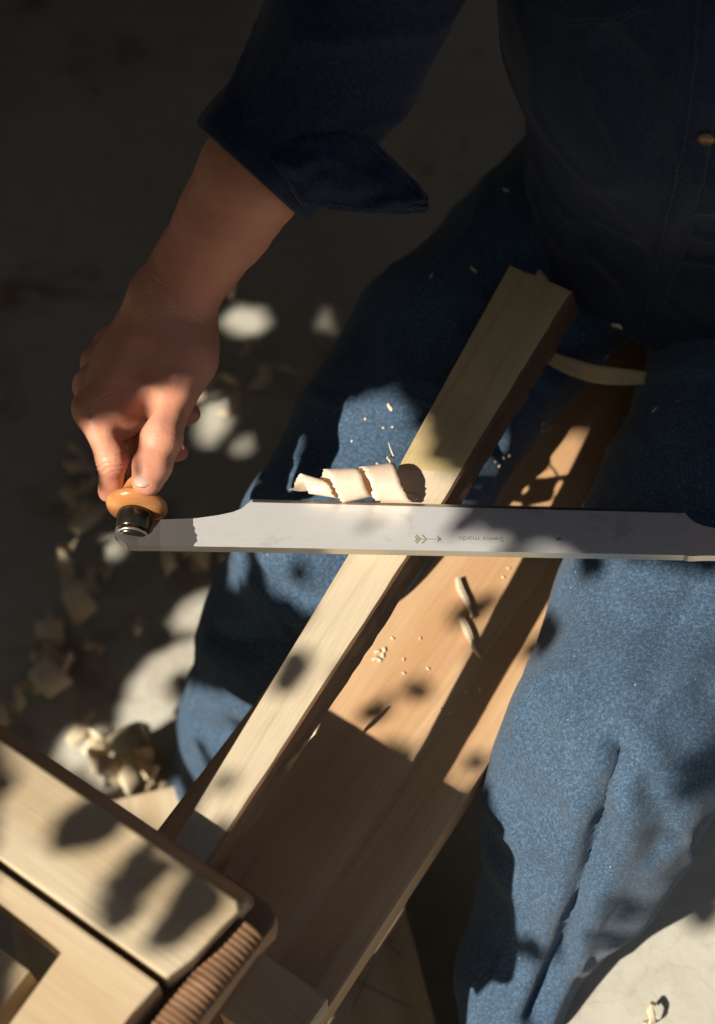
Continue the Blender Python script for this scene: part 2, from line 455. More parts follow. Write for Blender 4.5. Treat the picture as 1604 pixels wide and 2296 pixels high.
# ------------------------------------------------------------------ shaving horse
horse = empty('shaving_horse', bp(0.2, BW/2, 0))
tag(horse, 'pale wooden shaving horse with its clamping head at the lower left', 'shaving horse')
prism('bench_plank', [b2(-0.55, 0), b2(0.95, 0), b2(0.95, BW), b2(-0.55, BW)], ZB-0.042, ZB, W_BENCH, horse, BA, 0.003)
for t in (-0.45, 0.80):
    for s, o in ((0.03, -0.09), (BW-0.03, 0.09)):
        a = bp(t, s, ZB-0.043); q = bp(t + (0.07 if t > 0 else -0.07), s+o, 0.0)
        tube('leg', [a, a.lerp(q, 0.5), q], [0.019, 0.022, 0.017], W_RAIL, horse, 12)
# clamping head: a plate that holds the stick down, a block on it and a slotted rail in front
HA = BA - math.pi/2                                             # along the head, to the right of the picture
HX = Vector((math.cos(HA), math.sin(HA), 0)); HY = BD
def hz(px, py, z): return at(px, py, z)
pe = at(632, 2042, ZP)
def hp(base, a, b): p = base + HX*a + HY*b; return (p.x, p.y)
# lower jaw to the right of the stick, outline in (a, b): a along the head from its right far corner, b towards the sitter
pl = [hp(pe, -0.046, 0), hp(pe, -0.010, 0.0), hp(pe, -0.001, -0.004), hp(pe, 0.002, -0.012), hp(pe, -0.002, -0.028),
      hp(pe, -0.004, -0.155), hp(pe, -0.046, -0.155)]
prism('lower_jaw', pl, ZP-0.030, ZP, W_PLATE, horse, BA, 0.003)
hb = at(545, 2028, ZH)                                          # far right corner of the block
sb = (at(371, 2197, ZH) - hb).dot(HY); fo = (at(468, 1939, ZP) - hb).dot(HY)
tp = [(-0.40, 0.0), (-0.20, 0.0), (-0.10, 0.0), (-0.05, 0.0), (-0.004, 0.0), (0.001, -0.005), (-0.002, -0.018), (-0.004, -0.032), (-0.006, sb*0.7),
      (-0.010, sb*0.9), (-0.012, sb+0.0015), (-0.10, sb+0.0015), (-0.40, sb+0.0015)]
def head_block():
    bm = bmesh.new(); o_ = Vector((hb.x, hb.y, 0)); lev = []
    for z, s in ((ZP+0.001, 1.0), (ZP+0.014, 0.66), (ZP+0.027, 0.33), (ZH, 0.0)):
        row = []
        for k, (a_, b_) in enumerate(tp):
            e = fo*s if k < 6 else 0.0
            j = 0.0012*noise.noise(Vector((k*1.3, z*60, 4))) if 4 <= k <= 10 else 0
            row.append(bm.verts.new(o_ + HX*(a_ + j - (0.003*s if 4 <= k <= 10 else 0)) + HY*(b_ + e) + Vector((0, 0, z))))
        lev.append(row)
    n = len(tp)
    for lo_, hi_ in zip(lev, lev[1:]):
        for k in range(n): bm.faces.new((lo_[k], lo_[(k+1) % n], hi_[(k+1) % n], hi_[k]))
    bm.faces.new(list(reversed(lev[0]))); bm.faces.new(lev[-1])
    bmesh.ops.recalc_face_normals(bm, faces=bm.faces)
    ed = [e for e in bm.edges if len(e.link_faces) == 2 and e.calc_face_angle() > 0.35]
    bmesh.ops.bevel(bm, geom=ed, offset=0.0028, segments=3, affect='EDGES', profile=0.6)
    mt = Matrix.Translation((hb.x, hb.y, ZP)) @ Matrix.Rotation(HA, 4, 'Z')
    bmesh.ops.transform(bm, matrix=mt.inverted(), verts=bm.verts)
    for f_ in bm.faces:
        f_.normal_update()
        if f_.normal.y > 0.6: f_.material_index = 1  # far face gets the darker wood to paint in its shade
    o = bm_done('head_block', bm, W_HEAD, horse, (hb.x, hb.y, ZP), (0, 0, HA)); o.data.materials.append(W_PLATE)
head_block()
sm = at(361, 2201, ZH-0.001) - HY*0.0015
def hq(px, py, z=ZH-0.001): p = at(px, py, z); return (p.x, p.y)
m1 = at(152, 2131, ZH-0.001); e_ = Vector((-HX.y, HX.x, 0))
rl = [hp(sm, -0.34, 0.0), hp(sm, 0, 0.0), hp(sm, -0.0035, -0.030), hp(sm, -0.0035, -0.150), hp(m1, 0.0, -0.10),
      hp(m1, 0.0, -0.003), hp(m1, -0.003, 0.0), hp(m1, -0.2, 0.0)]
prism('slotted_rail', rl, ZP+0.001, ZH-0.001, W_RAIL, horse, HA, 0.0022)
tn = at(67, 2177, ZH-0.012)
prism('tenon', [hp(tn, -0.2, 0.0), hp(tn, 0.0, 0.0), hp(tn, -0.0, -0.10), hp(tn, -0.2, -0.10)], ZP-0.06, ZH-0.012, W_RAIL, horse, BA, 0.001)
# ridged wooden screw lying along the end of the block
scr0 = hb + HX*0.0065 + HY*(-0.004); scr0.z = ZH-0.027
scr = bmesh.new(); rings = []
for i in range(0, 260):
    t = i*0.0007; r = 0.0108 + 0.0009*abs(math.sin(t/0.0042*math.pi)) + 0.0004*noise.noise(Vector((t*300, 0, 0))); c = scr0 - HY*t - HX*(0.06*t)
    rings.append([scr.verts.new(c + HX*r*math.cos(k*2*math.pi/20) + Vector((0, 0, 1))*r*math.sin(k*2*math.pi/20)) for k in range(20)])
for a, b in zip(rings, rings[1:]):
    for k in range(20): scr.faces.new((a[k], a[(k+1) % 20], b[(k+1) % 20], b[k]))
scr.faces.new(list(reversed(rings[0]))); scr.faces.new(rings[-1])
bm_done('ridged_screw', scr, W_BARK, horse, smooth=True)
# swing post through the bench, and the wedge and riser the stick rests on
prism('swing_post', [b2(-0.150, 0.085), b2(-0.125, 0.085), b2(-0.125, BW-0.085), b2(-0.150, BW-0.085)], 0.10, ZW, W_RAIL, horse, BA, 0.002)
wg = at(640, 2165, ZB+0.055)
prism('wedge_block', [A2(588, 2133, ZB+0.05), A2(738, 2238, ZB+0.05), A2(640, 2375, ZB+0.05), A2(490, 2272, ZB+0.05)],
      ZB+0.001, ZB+0.05, W_HEAD, horse, HA, 0.003)
prism('riser', [b2(-0.26, 0.085), b2(-0.115, 0.085), b2(-0.115, 0.145), b2(-0.26, 0.145)], ZB+0.001, ZW-0.028, W_PLATE, horse, BA, 0.003)

# ------------------------------------------------------------------ low board with pencil lines, under the bench
ZPL = 0.12
c0 = at(808, 1664, ZPL); e1 = (at(270, 1790, ZPL) - c0).normalized(); e2 = (at(935, 2290, ZPL) - c0).normalized()
e2 = (e2 - e1*e2.dot(e1)).normalized()
def plp(a, b): p = c0 + e1*a + e2*b; return (p.x, p.y)
table = empty('low_platform', (c0 + e1*0.22 + e2*0.25) * 1.0); table.location.z = 0
tag(table, 'low platform of pale plywood with pencil lines, under the bench', 'platform')
PA = math.atan2(e2.y, e2.x)
top = prism('platform_top', [plp(0, 0), plp(0.40, 0), plp(0.40, 0.62), plp(0, 0.62)], ZPL-0.018, ZPL, W_PLY, table, PA, 0.001)
for a, b in ((0.03, 0.03), (0.37, 0.03), (0.37, 0.59), (0.03, 0.59)):
    prism('leg', [plp(a-0.018, b-0.018), plp(a+0.018, b-0.018), plp(a+0.018, b+0.018), plp(a-0.018, b+0.018)], 0.0, ZPL-0.019, W_RAIL, table, PA, 0.002)
def pline(p, q, w=0.0005):
    p = Vector(p); q = Vector(q); d = (q-p).normalized(); n = Vector((-d.y, d.x, 0))*w
    bm = bmesh.new()
    vs = [bm.verts.new(v) for v in (p+n, p-n, q-n, q+n)]
    bm.faces.new(vs)
    r = bmesh.ops.extrude_face_region(bm, geom=list(bm.faces))
    for v in r['geom']:
        if isinstance(v, bmesh.types.BMVert): v.co.z += 0.0002
    o = bm_done('pencil_line', bm, PENCIL, table); return o
zl = ZPL + 0.0004
for (x0, y0), (x1, y1) in (((862, 2108), (908, 2152)), ((760, 2180), (928, 2262)), ((838, 2160), (790, 2262)), ((868, 2098), (884, 2112))):
    pline(at(x0, y0, zl), at(x1, y1, zl))

# ------------------------------------------------------------------ the stick that is being shaved
work = empty('wooden_stick', at(700, 1500, ZW-0.04))
tag(work, 'long pale stick of wood clamped in the head and half shaved', 'wood stick')
def stick():
    La, Lb, Lc = at(390, 1886, ZW), at(786, 1232, ZW), at(857, 1118, ZW)
    Ra, Rb, Rc = at(464, 1939, ZW), at(924, 1235, ZW), at(1002, 1118, ZW)
    ZU = ZW + 0.0035
    Ld, Rd = at(1141, 598, ZU), at(1284, 656, ZU)
    dL = (La-Lb).normalized(); dR = (Ra-Rb).normalized()
    st = []                                                     # (left, right, top z, thickness)
    n1 = 44
    for i in range(n1+1):
        t = i/n1
        L = (La + dL*0.08).lerp(Lc, t); Rr = (Ra + dR*0.06).lerp(Rc, t)
        st.append((L, Rr, ZW - 0.0015*math.sin(t*math.pi), 0.036))
    n2 = 36
    for i in range(1, n2+1):
        t = i/n2; L = Lc.lerp(Ld, t); Rr = Rc.lerp(Rd, t)
        st.append((L, Rr, ZW + 0.0035*min(1, t*6), 0.036 + 0.004*t))
    bm = bmesh.new(); rings = []
    for i, (L, Rr, z, th) in enumerate(st):
        L = Vector((L.x, L.y, z)); Rr = Vector((Rr.x, Rr.y, z)); ax = (Rr-L).normalized()
        j = noise.noise(Vector((i*0.35, 3.1, 0))); j2 = noise.noise(Vector((i*0.22, 9.7, 0))); j3 = noise.noise(Vector((i*0.9, 1.7, 4)))
        ring = [L + Vector((0, 0, -th*.55)) + ax*0.013, L + Vector((0, 0, -0.0012)), L + ax*0.0012]
        for q in (0.2, 0.4, 0.6, 0.8): ring.append(L.lerp(Rr, q) + Vector((0, 0, 0.0003*noise.noise(Vector((i*0.5, q*5, 2))))))
        ring += [Rr - ax*(0.002 + 0.001*j), Rr + Vector((0, 0, -0.0015 - 0.0012*abs(j))) + ax*0.0004,
                 Rr + Vector((0, 0, -th*0.25)) + ax*(0.0045 + 0.0012*j2), Rr + Vector((0, 0, -th*(0.50 + 0.10*j2))) + ax*(0.0095 + 0.0022*j3),
                 Rr + Vector((0, 0, -th*.72 - 0.002*j)) + ax*(0.004 + 0.003*j2)]
        rings.append([bm.verts.new(v) for v in ring])
    # uneven sawn end by the sitter
    last = rings[-1]
    for k, v in enumerate(last):
        v.co += Vector((0.25, 0.97, 0))*(0.004*noise.noise(Vector((k*0.8, 5, 1))))
    m = len(rings[0])
    for i, (a, b) in enumerate(zip(rings, rings[1:])):
        for k in range(m):
            f = bm.faces.new((a[k], a[(k+1) % m], b[(k+1) % m], b[k]))
            f.material_index = 2 if (k >= 7 or k == 0) else (0 if i < 48 else 1)
            if k == m-1: f.material_index = 2
    f = bm.faces.new(rings[0]); f.material_index = 2
    f = bm.faces.new(list(reversed(last))); f.material_index = 1
    ang = R(61.5); mid = at(700, 1500, ZW-0.04)
    mt = (Matrix.Translation(mid) @ Matrix.Rotation(ang, 4, 'Z'))
    bmesh.ops.transform(bm, matrix=mt.inverted(), verts=bm.verts)
    o = bm_done('shaft', bm, W_WORK, work, mid, (0, 0, ang))
    o.data.materials.append(W_ROUGH); o.data.materials.append(W_BARK)
stick()

# ------------------------------------------------------------------ drawknife
kn = empty('drawknife', at(1050, 1180, ZW))
tag(kn, 'steel drawknife with wooden handles laid across the stick', 'drawknife')
ZE = ZW + 0.0038                                               # height of the cutting edge
def bladept(px, py):
    """point of the blade's upper face: the back is lifted a little over the edge"""
    e = 1117 + (px-565)*(1142-1117)/(1534-565)
    u = max(0.0, (py - e)/115.0)
    end = max(0.0, 340-px, px-(2*1050-340))
    return at(px, py, ZE + 0.013*u + 0.007*min(1.0, end/70.0))
up_e = [(258, 1188), (266, 1174), (284, 1166), (310, 1165), (360, 1163), (440, 1160), (490, 1153), (522, 1146), (542, 1138), (556, 1126), (566, 1117)]
dn_e = [(258, 1192), (264, 1208), (280, 1222), (310, 1224), (360, 1224), (440, 1225), (490, 1226), (522, 1226), (542, 1227), (556, 1227), (566, 1227)]
mids = [(x, 1117 + (x-565)*25/969.0, 1227 + (x-565)*0.0185) for x in np.linspace(566, 1534, 45)[1:]]
mir = lambda x: 2*1050 - x
prof = [(u[0], u[1], d[1]) for u, d in zip(up_e, dn_e)] + mids
right = [(mir(u[0]), u[1]+31, d[1]+20) for u, d in zip(up_e, dn_e)][::-1]
prof += [(x, a, b) for x, a, b in right[1:]]
def blade():
    bm = bmesh.new(); topr = []; th = 0.0052
    me = bm; rows = []
    for i, (x, a, b) in enumerate(prof):
        E = bladept(x, a); B = bladept(x, b)
        core = 566 <= x <= 1534
        row = []
        if core:
            bev = E.lerp(B, 0.085)
            row = [E + Vector((0, 0, -0.0030)), E + Vector((0, 0, -0.0016)), bev, E.lerp(B, 0.4), E.lerp(B, 0.7), B, B + Vector((0, -0.0015, -th)), E.lerp(B, 0.3) + Vector((0, 0, -th))]
        else:
            row = [E + Vector((0, 0, -th)), E + Vector((0, 0, -0.0012)), E.lerp(B, 0.03), E.lerp(B, 0.4), E.lerp(B, 0.72), B, B + Vector((0, -0.0015, -th)), E.lerp(B, 0.3) + Vector((0, 0, -th))]
        rows.append([bm.verts.new(v) for v in row])
    for i, (a, b) in enumerate(zip(rows, rows[1:])):
        x = prof[i][0]
        for k in range(8):
            f = bm.faces.new((a[k], a[(k+1) % 8], b[(k+1) % 8], b[k]))
            if k in (0, 1) and 560 <= x < 1534: f.material_index = 1
            if k == 5: f.material_index = 1
    bm.faces.new(list(reversed(rows[0]))); bm.faces.new(rows[-1])
    o = bm_done('blade', bm, STEEL, kn); o.data.materials.append(STEEL_EDGE); o.data.materials.append(DARK_STEEL)
    return o
bo = blade()
# one handle each side: a bent tang, dark ferrule, turned collar and grip
def handle(px, py, side):
    base = at(px, py, ZE + 0.006)
    ax = Vector((0.05*side, 1.0, 0.0)).normalized()
    root = base + Vector((0, 0, 0.001))
    lathe_axis('tang_bend', root - ax*0.0075, ax, [(-0.0012, 0.0100), (-0.0004, 0.0118), (0.0012, 0.0125), (0.0040, 0.0128), (0.0078, 0.0128)], FERRULE, kn, 36)
    lathe_axis('rim', root - ax*0.0062, ax, [(0.0, 0.0126), (0.0004, 0.0135), (0.0016, 0.0136), (0.0020, 0.0128)], STEEL_EDGE, kn, 36)
    lathe_axis('ferrule', root + ax*0.0002, ax, [(-0.002, 0.0128), (-0.001, 0.0136), (0.0125, 0.0141), (0.0148, 0.0137)], FERRULE, kn, 36)
    g = lathe_axis('grip', root + ax*0.015, ax,
        [(0.0, 0.0150), (0.0010, 0.0185), (0.004, 0.0222), (0.0068, 0.0238), (0.0090, 0.0236), (0.0112, 0.0212), (0.0135, 0.0172), (0.017, 0.0142), (0.023, 0.0128),
         (0.035, 0.0122), (0.055, 0.0140), (0.08, 0.0152), (0.10, 0.0140), (0.115, 0.0128), (0.124, 0.0150), (0.130, 0.0140), (0.134, 0.008)], W_HANDLE, kn, 48)
    return root, ax
KR, KAX = handle(299, 1192, 1)
KR2, KAX2 = handle(mir(299), 1192+28, -1)
# the arrow mark and the lettering etched into the blade, upside down for the camera
def onblade(px, py, dz=0.00025):
    p = bladept(px, py); return p + Vector((0, 0, dz))
def etched(name, polys, mat):
    bm = bmesh.new()
    for poly in polys:
        vs = [bm.verts.new(onblade(x, y)) for x, y in poly]; bm.faces.new(vs)
    o = bm_done(name, bm, mat, bo)
    if o.data.polygons and o.data.polygons[0].normal.z < 0: o.data.flip_normals()
    return o
def arrow(x0, y0, s=1.0):
    P = lambda pts: [(x0 + a*s, y0 + b*s) for a, b in pts]
    th = 1.7
    etched('arrow_mark', [P([(4, -th/2), (52, -th/2), (52, th/2), (4, th/2)]),
        P([(50, -8), (61, 0), (50, 8), (53, 0)]),
        P([(2, -9), (5, -10), (14, 0), (11, 0)]), P([(2, 9), (11, 0), (14, 0), (5, 10)]),
        P([(15, -9), (18, -10), (28, 0), (25, 0)]), P([(15, 9), (25, 0), (28, 0), (18, 10)]),
        P([(-1, -5), (2, -6), (8, 0), (5, 0)]), P([(-1, 5), (5, 0), (8, 0), (2, 6)])], ETCH)
arrow(930, 1209)
def letters(txt, px, py, size, mat):
    cu = bpy.data.curves.new('lettering', 'FONT'); cu.body = txt; cu.size = size; cu.align_x = 'LEFT'
    tmp = bpy.data.objects.new('tmp', cu); COL.objects.link(tmp)
    dg = bpy.context.evaluated_depsgraph_get(); me = bpy.data.meshes.new_from_object(tmp.evaluated_get(dg))
    bpy.data.objects.remove(tmp); me.materials.clear()
    p0 = onblade(px, py, 0.0003); p1 = onblade(px-60, py-1.1, 0.0003); p2 = onblade(px, py+10, 0.0003)
    ex = (p1-p0).normalized(); ey = (p2-p0).normalized()
    co = [p0 + ex*v.co.x + ey*v.co.y for v in me.vertices]
    for v, c in zip(me.vertices, co): v.co = c
    me.update()
    return link('lettering', me, mat, bo)
letters('Swiss made', 1130, 1205, 0.0075, INK)
etched('gold_mark', [[(1245, 1208), (1256, 1204), (1260, 1210), (1250, 1213)]], ETCH)

# ------------------------------------------------------------------ shavings
def ribbon(name, pts, sides, width, mat, parent=None, thick=0.0006, na=4, cup=0.0, ragged=0.0, seed=0):
    bm = bmesh.new(); n = len(pts); up_, dn_ = [], []
    rnd = random.Random(seed)
    for i in range(n):
        p = Vector(pts[i]); s = Vector(sides[i]).normalized()
        d = (Vector(pts[min(i+1, n-1)]) - Vector(pts[max(i-1, 0)])).normalized(); nn = d.cross(s).normalized()
        wd = width[i] if isinstance(width, (list, tuple)) else width
        j1, j2 = rnd.uniform(-1, 1)*ragged, rnd.uniform(-1, 1)*ragged
        a, b = [], []
        for k in range(na+1):
            q = k/na*2-1; off = wd/2*q + (j1 if k == 0 else j2 if k == na else 0)
            v = p + s*off + nn*(cup*(q*q))
            a.append(bm.verts.new(v + nn*thick/2)); b.append(bm.verts.new(v - nn*thick/2))
        up_.append(a); dn_.append(b)
    for i in range(n-1):
        for k in range(na):
            bm.faces.new((up_[i][k], up_[i][k+1], up_[i+1][k+1], up_[i+1][k]))
            bm.faces.new((dn_[i][k], dn_[i+1][k], dn_[i+1][k+1], dn_[i][k+1]))
        bm.faces.new((up_[i][0], up_[i+1][0], dn_[i+1][0], dn_[i][0]))
        bm.faces.new((up_[i][na], dn_[i][na], dn_[i+1][na], up_[i+1][na]))
    bm.faces.new([*up_[0], *reversed(dn_[0])]); bm.faces.new([*reversed(up_[-1]), *dn_[-1]])
    return bm_done(name, bm, mat, parent, smooth=True)
def curl_path(c, axis, r0, r1, turns, pitch, phase=0.0, n_per=22, upv=Vector((0, 0, 1))):
    """points of a spiral strip round an axis; returns points and the strip's side directions"""
    axis = Vector(axis).normalized(); u = axis.cross(upv).normalized(); v = u.cross(axis)
    n = max(8, int(abs(turns)*n_per)); P, Sd = [], []
    for i in range(n+1):
        t = i/n; a = phase + turns*2*math.pi*t; r = r0 + (r1-r0)*t
        P.append(Vector(c) + axis*(pitch*abs(turns)*t) + u*r*math.cos(a) + v*r*math.sin(a)); Sd.append(axis)
    return P, Sd
# the fresh curl rolling off the knife
cs = at(902, 1084, ZW+0.0125); ce = at(664, 1081, ZW+0.010)
P, Sd = [], []
axd = (ce-cs).normalized(); cu_ = axd.cross(Vector((0, 0, 1))).normalized(); cv_ = cu_.cross(axd); NT = 3.2
wid = []
for i in range(161):
    t = i/160; wob = noise.noise(Vector((t*9, 2.2, 0)))
    lp = t*NT                                                   # loops of falling size, not evenly spaced
    r = (0.0130 if lp < 0.9 else 0.0130 - 0.0030*min(1, (lp-0.9)*2.5) if lp < 2.0 else 0.0100 - 0.0050*min(1, (lp-2.0)*1.6)) + 0.0018*wob
    a = -math.pi*0.5 - lp*2*math.pi
    tt = 0.0 + 0.36*min(1, lp) + 0.33*max(0, min(1, lp-1)) + 0.31*max(0, min(1.2, lp-2))/1.2
    P.append(cs.lerp(ce, tt) + cu_*r*1.12*math.cos(a) + cv_*r*0.95*math.sin(a) + Vector((0, 0, -0.003*t)))
    Sd.append(axd + Vector((0, 0.30*math.sin(a*0.31+1), 0.22*wob))); wid.append((0.0265 if lp < 1 else 0.0245 if lp < 2 else 0.0245 - 0.011*(lp-2))*(1 + 0.20*noise.noise(Vector((t*11, 7, 1)))))
o = ribbon('wood_curl', P, Sd, wid, CURL, None, 0.0004, 6, 0.0, 0.0011, 3)
tag(o, 'bright spiral wood curl peeling off in front of the knife edge', 'wood shaving')

GS = 'wood shavings lying on the ground'
def ground_curl(px, py, r, turns, pitch, wd, rot, label, tilt=0.0, seed=1, cat='wood shaving'):
    zg = ZS if px > 1300 else 0.0
    rn = random.Random(seed*17+3); c = at(px, py, r + 0.001 + zg)
    ax = Vector((math.cos(rot), math.sin(rot), math.sin(tilt))).normalized()
    u = ax.cross(Vector((0, 0, 1))).normalized(); v = u.cross(ax)
    turns *= 1.75; wd *= 0.80; n = max(16, int(turns*26)); P, Sd, wd_ = [], [], []
    ph = rn.uniform(-2.2, -0.9); open_ = rn.uniform(0.3, 0.75); bend = rn.uniform(-0.9, 0.9)
    for i in range(n+1):
        t = i/n; a = ph + turns*2*math.pi*t; rr = r*(1.15 - open_*t)*(1 + 0.12*noise.noise(Vector((t*4, seed, 0))))
        P.append(c + ax*(pitch*1.6*turns*(t-.5)) + u*(rr*math.cos(a) + bend*r*(t-.5)**2) + v*rr*math.sin(a))
        Sd.append(ax + u*0.35*math.sin(t*3+seed) + v*0.25*math.cos(t*2.3+seed))
        wd_.append(wd*(0.72 + 0.28*math.sin(math.pi*min(1, t*1.25+0.1)) + 0.10*noise.noise(Vector((t*6, seed*3, 5)))))
    o = ribbon('wood_shaving', P, Sd, wd_, SHAVE, None, 0.0006, 4, 0.0, 0.0010, seed)
    low = min(v_.co.z for v_ in o.data.vertices)
    for v_ in o.data.vertices: v_.co.z += zg + 0.0008 - low
    return tag(o, label, cat, GS)
GC = [
 (505, 645, 0.016, 0.42, 0.01, 0.034, 1.05, 'flat dark shaving just above the two round light spots on the ground', 0.5),
 (478, 668, 0.010, 0.6, 0.008, 0.020, 1.5, 'small shaving close to the wrist on the dark ground', 0.4),
 (545, 856, 0.016, 1.2, 0.050, 0.022, 0.25, 'long twisted shaving to the right of the hand', 0.0),
 (520, 905, 0.012, 0.6, 0.02, 0.02, 0.8, 'crumpled shaving beside the fingers, below the long twisted one', 0.2),
 (180, 1050, 0.020, 0.9, 0.02, 0.026, 1.9, 'open curl on the dark ground left of the index finger', 0.2),
 (192, 1168, 0.030, 0.72, 0.008, 0.024, 2.6, 'wide ring shaped shaving below left of the handle collar', 0.9),
 (150, 1265, 0.014, 0.8, 0.02, 0.034, 1.4, 'upright tan shaving left of the drawknife handle end', 0.5),
 (182, 1345, 0.026, 0.55, 0.016, 0.044, 0.55, 'broad pale shaving in the dark strip left of the leg', 0.25),
 (112, 1420, 0.016, 0.8, 0.016, 0.030, 2.0, 'brown rolled shaving between two broader pale ones', 0.3),
 (124, 1512, 0.022, 0.75, 0.018, 0.046, 0.9, 'square looking pale shaving near the left edge of the picture', 0.35),
 (310, 1405, 0.008, 0.6, 0.01, 0.016, 0.7, 'tiny lone shaving in the middle of the dark ground', 0.2),
 (12, 1600, 0.014, 0.6, 0.01, 0.026, 0.3, 'orange shaving cut by the left edge of the picture', 0.4),
 (405, 1245, 0.018, 0.9, 0.02, 0.026, 0.4, 'tangled shaving half hidden under the drawknife tang', 0.4),
 (455, 1243, 0.014, 0.8, 0.02, 0.030, 1.2, 'tangled shaving under the drawknife beside the knee', 0.5),
 (408, 1605, 0.012, 0.5, 0.01, 0.020, 1.1, 'small orange shaving against the trouser leg', 0.8),
 (285, 1680, 0.026, 0.60, 0.02, 0.046, 2.3, 'big folded shaving above the clamping head', 0.1),
 (232, 1700, 0.016, 0.9, 0.02, 0.030, 1.8, 'ragged curl left of the big folded shaving', 0.6),
 (300, 1742, 0.018, 0.7, 0.02, 0.040, 0.8, 'stubby curl in front of the big folded shaving', 0.2),
 (345, 1762, 0.010, 0.8, 0.015, 0.022, 0.2, 'small bright curl at the corner of the plywood', 0.1),
 (560, 775, 0.009, 0.7, 0.016, 0.014, 0.5, 'small curl below the left of the two round light spots', 0.1),
 (595, 842, 0.012, 0.7, 0.02, 0.016, 1.0, 'curl at the right end of the long twisted shaving', 0.3),
 (165, 1115, 0.014, 0.8, 0.016, 0.018, 0.9, 'narrow curl between the open curl and the ring shaped one', 0.3),
 (225, 1290, 0.010, 0.9, 0.014, 0.015, 0.2, 'slim curl right of the upright tan shaving', 0.2),
 (90, 1470, 0.012, 0.8, 0.015, 0.018, 1.2, 'thin curl above left of the square looking shaving', 0.2),
 (205, 1450, 0.009, 0.7, 0.012, 0.014, 2.4, 'little curl below the broad pale shaving', 0.2),
 (60, 1560, 0.013, 0.9, 0.016, 0.018, 0.6, 'brown curl below the square looking shaving', 0.3),
 (255, 1745, 0.011, 0.9, 0.016, 0.016, 2.0, 'tight curl at the foot of the big folded shaving', 0.3),
 (215, 1665, 0.010, 0.8, 0.014, 0.016, 0.8, 'bright curl right of the straight splinter', 0.2),
 (505, 1245, 0.010, 0.9, 0.014, 0.016, 2.2, 'small curl under the drawknife against the knee', 0.3),
 (1458, 2274, 0.008, 0.5, 0.01, 0.010, 0.5, 'thin arched shaving on the sunny ground at the bottom right', 0.2),
]
for k, g in enumerate(GC):
    ground_curl(*g[:8], tilt=g[8], seed=k+5)
def stick_chip(name, a, b, w_, h_, label, cat, group=None, mat=SHAVE, seed=0):
    """a splinter: a tapered, slightly bent sliver between two points"""
    a = Vector(a); b = Vector(b); n = 7; d = (b-a).normalized(); s = d.cross(Vector((0, 0, 1))).normalized()
    bm = bmesh.new(); rings = []
    for i in range(n+1):
        t = i/n; f = 0.45 + 0.55*math.sin(math.pi*min(1, t*1.1+0.12)); c = a.lerp(b, t) + s*0.05*(b-a).length*noise.noise(Vector((t*2, seed, 0))) + Vector((0, 0, h_*0.5))
        rings.append([bm.verts.new(c + s*w_/2*f*x + Vector((0, 0, h_/2*y))) for x, y in ((-1, -0.6), (-0.7, 0.8), (0.2, 1), (1, 0.2), (0.7, -1))])
    for p, q in zip(rings, rings[1:]):
        for k in range(5): bm.faces.new((p[k], p[(k+1) % 5], q[(k+1) % 5], q[k]))
    bm.faces.new(list(reversed(rings[0]))); bm.faces.new(rings[-1])
    return tag(bm_done(name, bm, mat), label, cat, group)
stick_chip('wood_splinter', at(155, 1668, 0.002), at(212, 1598, 0.002), 0.020, 0.004, 'straight splinter pointing to the folded shaving on the ground', 'wood splinter', None, SHAVE, 3)
stick_chip('wood_splinter', at(1026, 1300, ZB+0.001), at(1058, 1388, ZB+0.001), 0.0075, 0.006, 'upper of two pale splinters on the sunlit bench', 'wood splinter', 'splinters on the bench', W_WORK, 1)
stick_chip('wood_splinter', at(1030, 1382, ZB+0.001), at(1076, 1478, ZB+0.001), 0.0080, 0.006, 'lower of two pale splinters, reaching into the shadow on the bench', 'wood splinter', 'splinters on the bench', W_WORK, 2)
# ------------------------------------------------------------------ the person at work
def V3(p): return np.array([p[0], p[1], p[2]], float)
def pt(px, py, z): return V3(at(px, py, z))
F_ = np.array([-BD.x, -BD.y, 0.0]); RT = np.array([BN.x, BN.y, 0.0])      # the way the sitter faces; the sitter's right
PELV = V3(bp(0.66, BW/2, 0.0)); PELV[2] = 0.60
CHEST = PELV + F_*0.115 + np.array([0, 0, 0.40]); NECK = CHEST + F_*0.05 + np.array([0, 0, 0.20])
SHR = CHEST + F_*0.05 + RT*0.165 + np.array([0, 0, 0.13]); SHL = CHEST + F_*0.05 - RT*0.165 + np.array([0, 0, 0.13])
ELR = pt(735, 150, 0.90)
person = empty('person', (PELV[0], PELV[1], 0))
tag(person, 'person in a dark blue denim shirt and jeans pulling the drawknife', 'person')

# bare right forearm and hand closed on the drawknife's handle
f = Field(np.array([-0.235, -0.03, 0.605]), np.array([0.03, 0.40, 0.955]), 0.0016)
f.chain([(ELR, .038), (pt(640, 265, .872), .038), (pt(563, 400, .835), .0360), (pt(502, 500, .800), .0325), (pt(437, 595, .765), .0285)], .02)
f.chain([(pt(437, 595, .765), .0290), (pt(392, 668, .742), .0265), (pt(372, 725, .730), .0275)], .02, (0.2, 0.35, 0.9), 1.12)
wr = pt(378, 712, .732)
mc = [pt(208, 918, .7035), pt(206, 866, .697), pt(222, 815, .692), pt(250, 772, .690)]
f.chain([(pt(350, 735, .726), .022), (mc[0], .0125)], .012)
f.chain([(pt(345, 735, .724), .022), (mc[1], .0125)], .012)
f.chain([(pt(340, 730, .720), .021), (mc[2], .0120)], .012)
f.chain([(pt(335, 720, .716), .020), (mc[3], .0115)], .012)
f.chain([(pt(365, 745, .722), .028), (pt(300, 870, .702), .026)], .02, (0.1, 0.3, 0.95), 1.25)
f.chain([(pt(300, 850, .697), .026), (pt(268, 925, .693), .022)], .018)                     # web between thumb and finger
f.chain([(pt(420, 745, .720), .022), (pt(412, 800, .716), .0235), (pt(388, 880, .7125), .0185)], .018)   # ball of the thumb
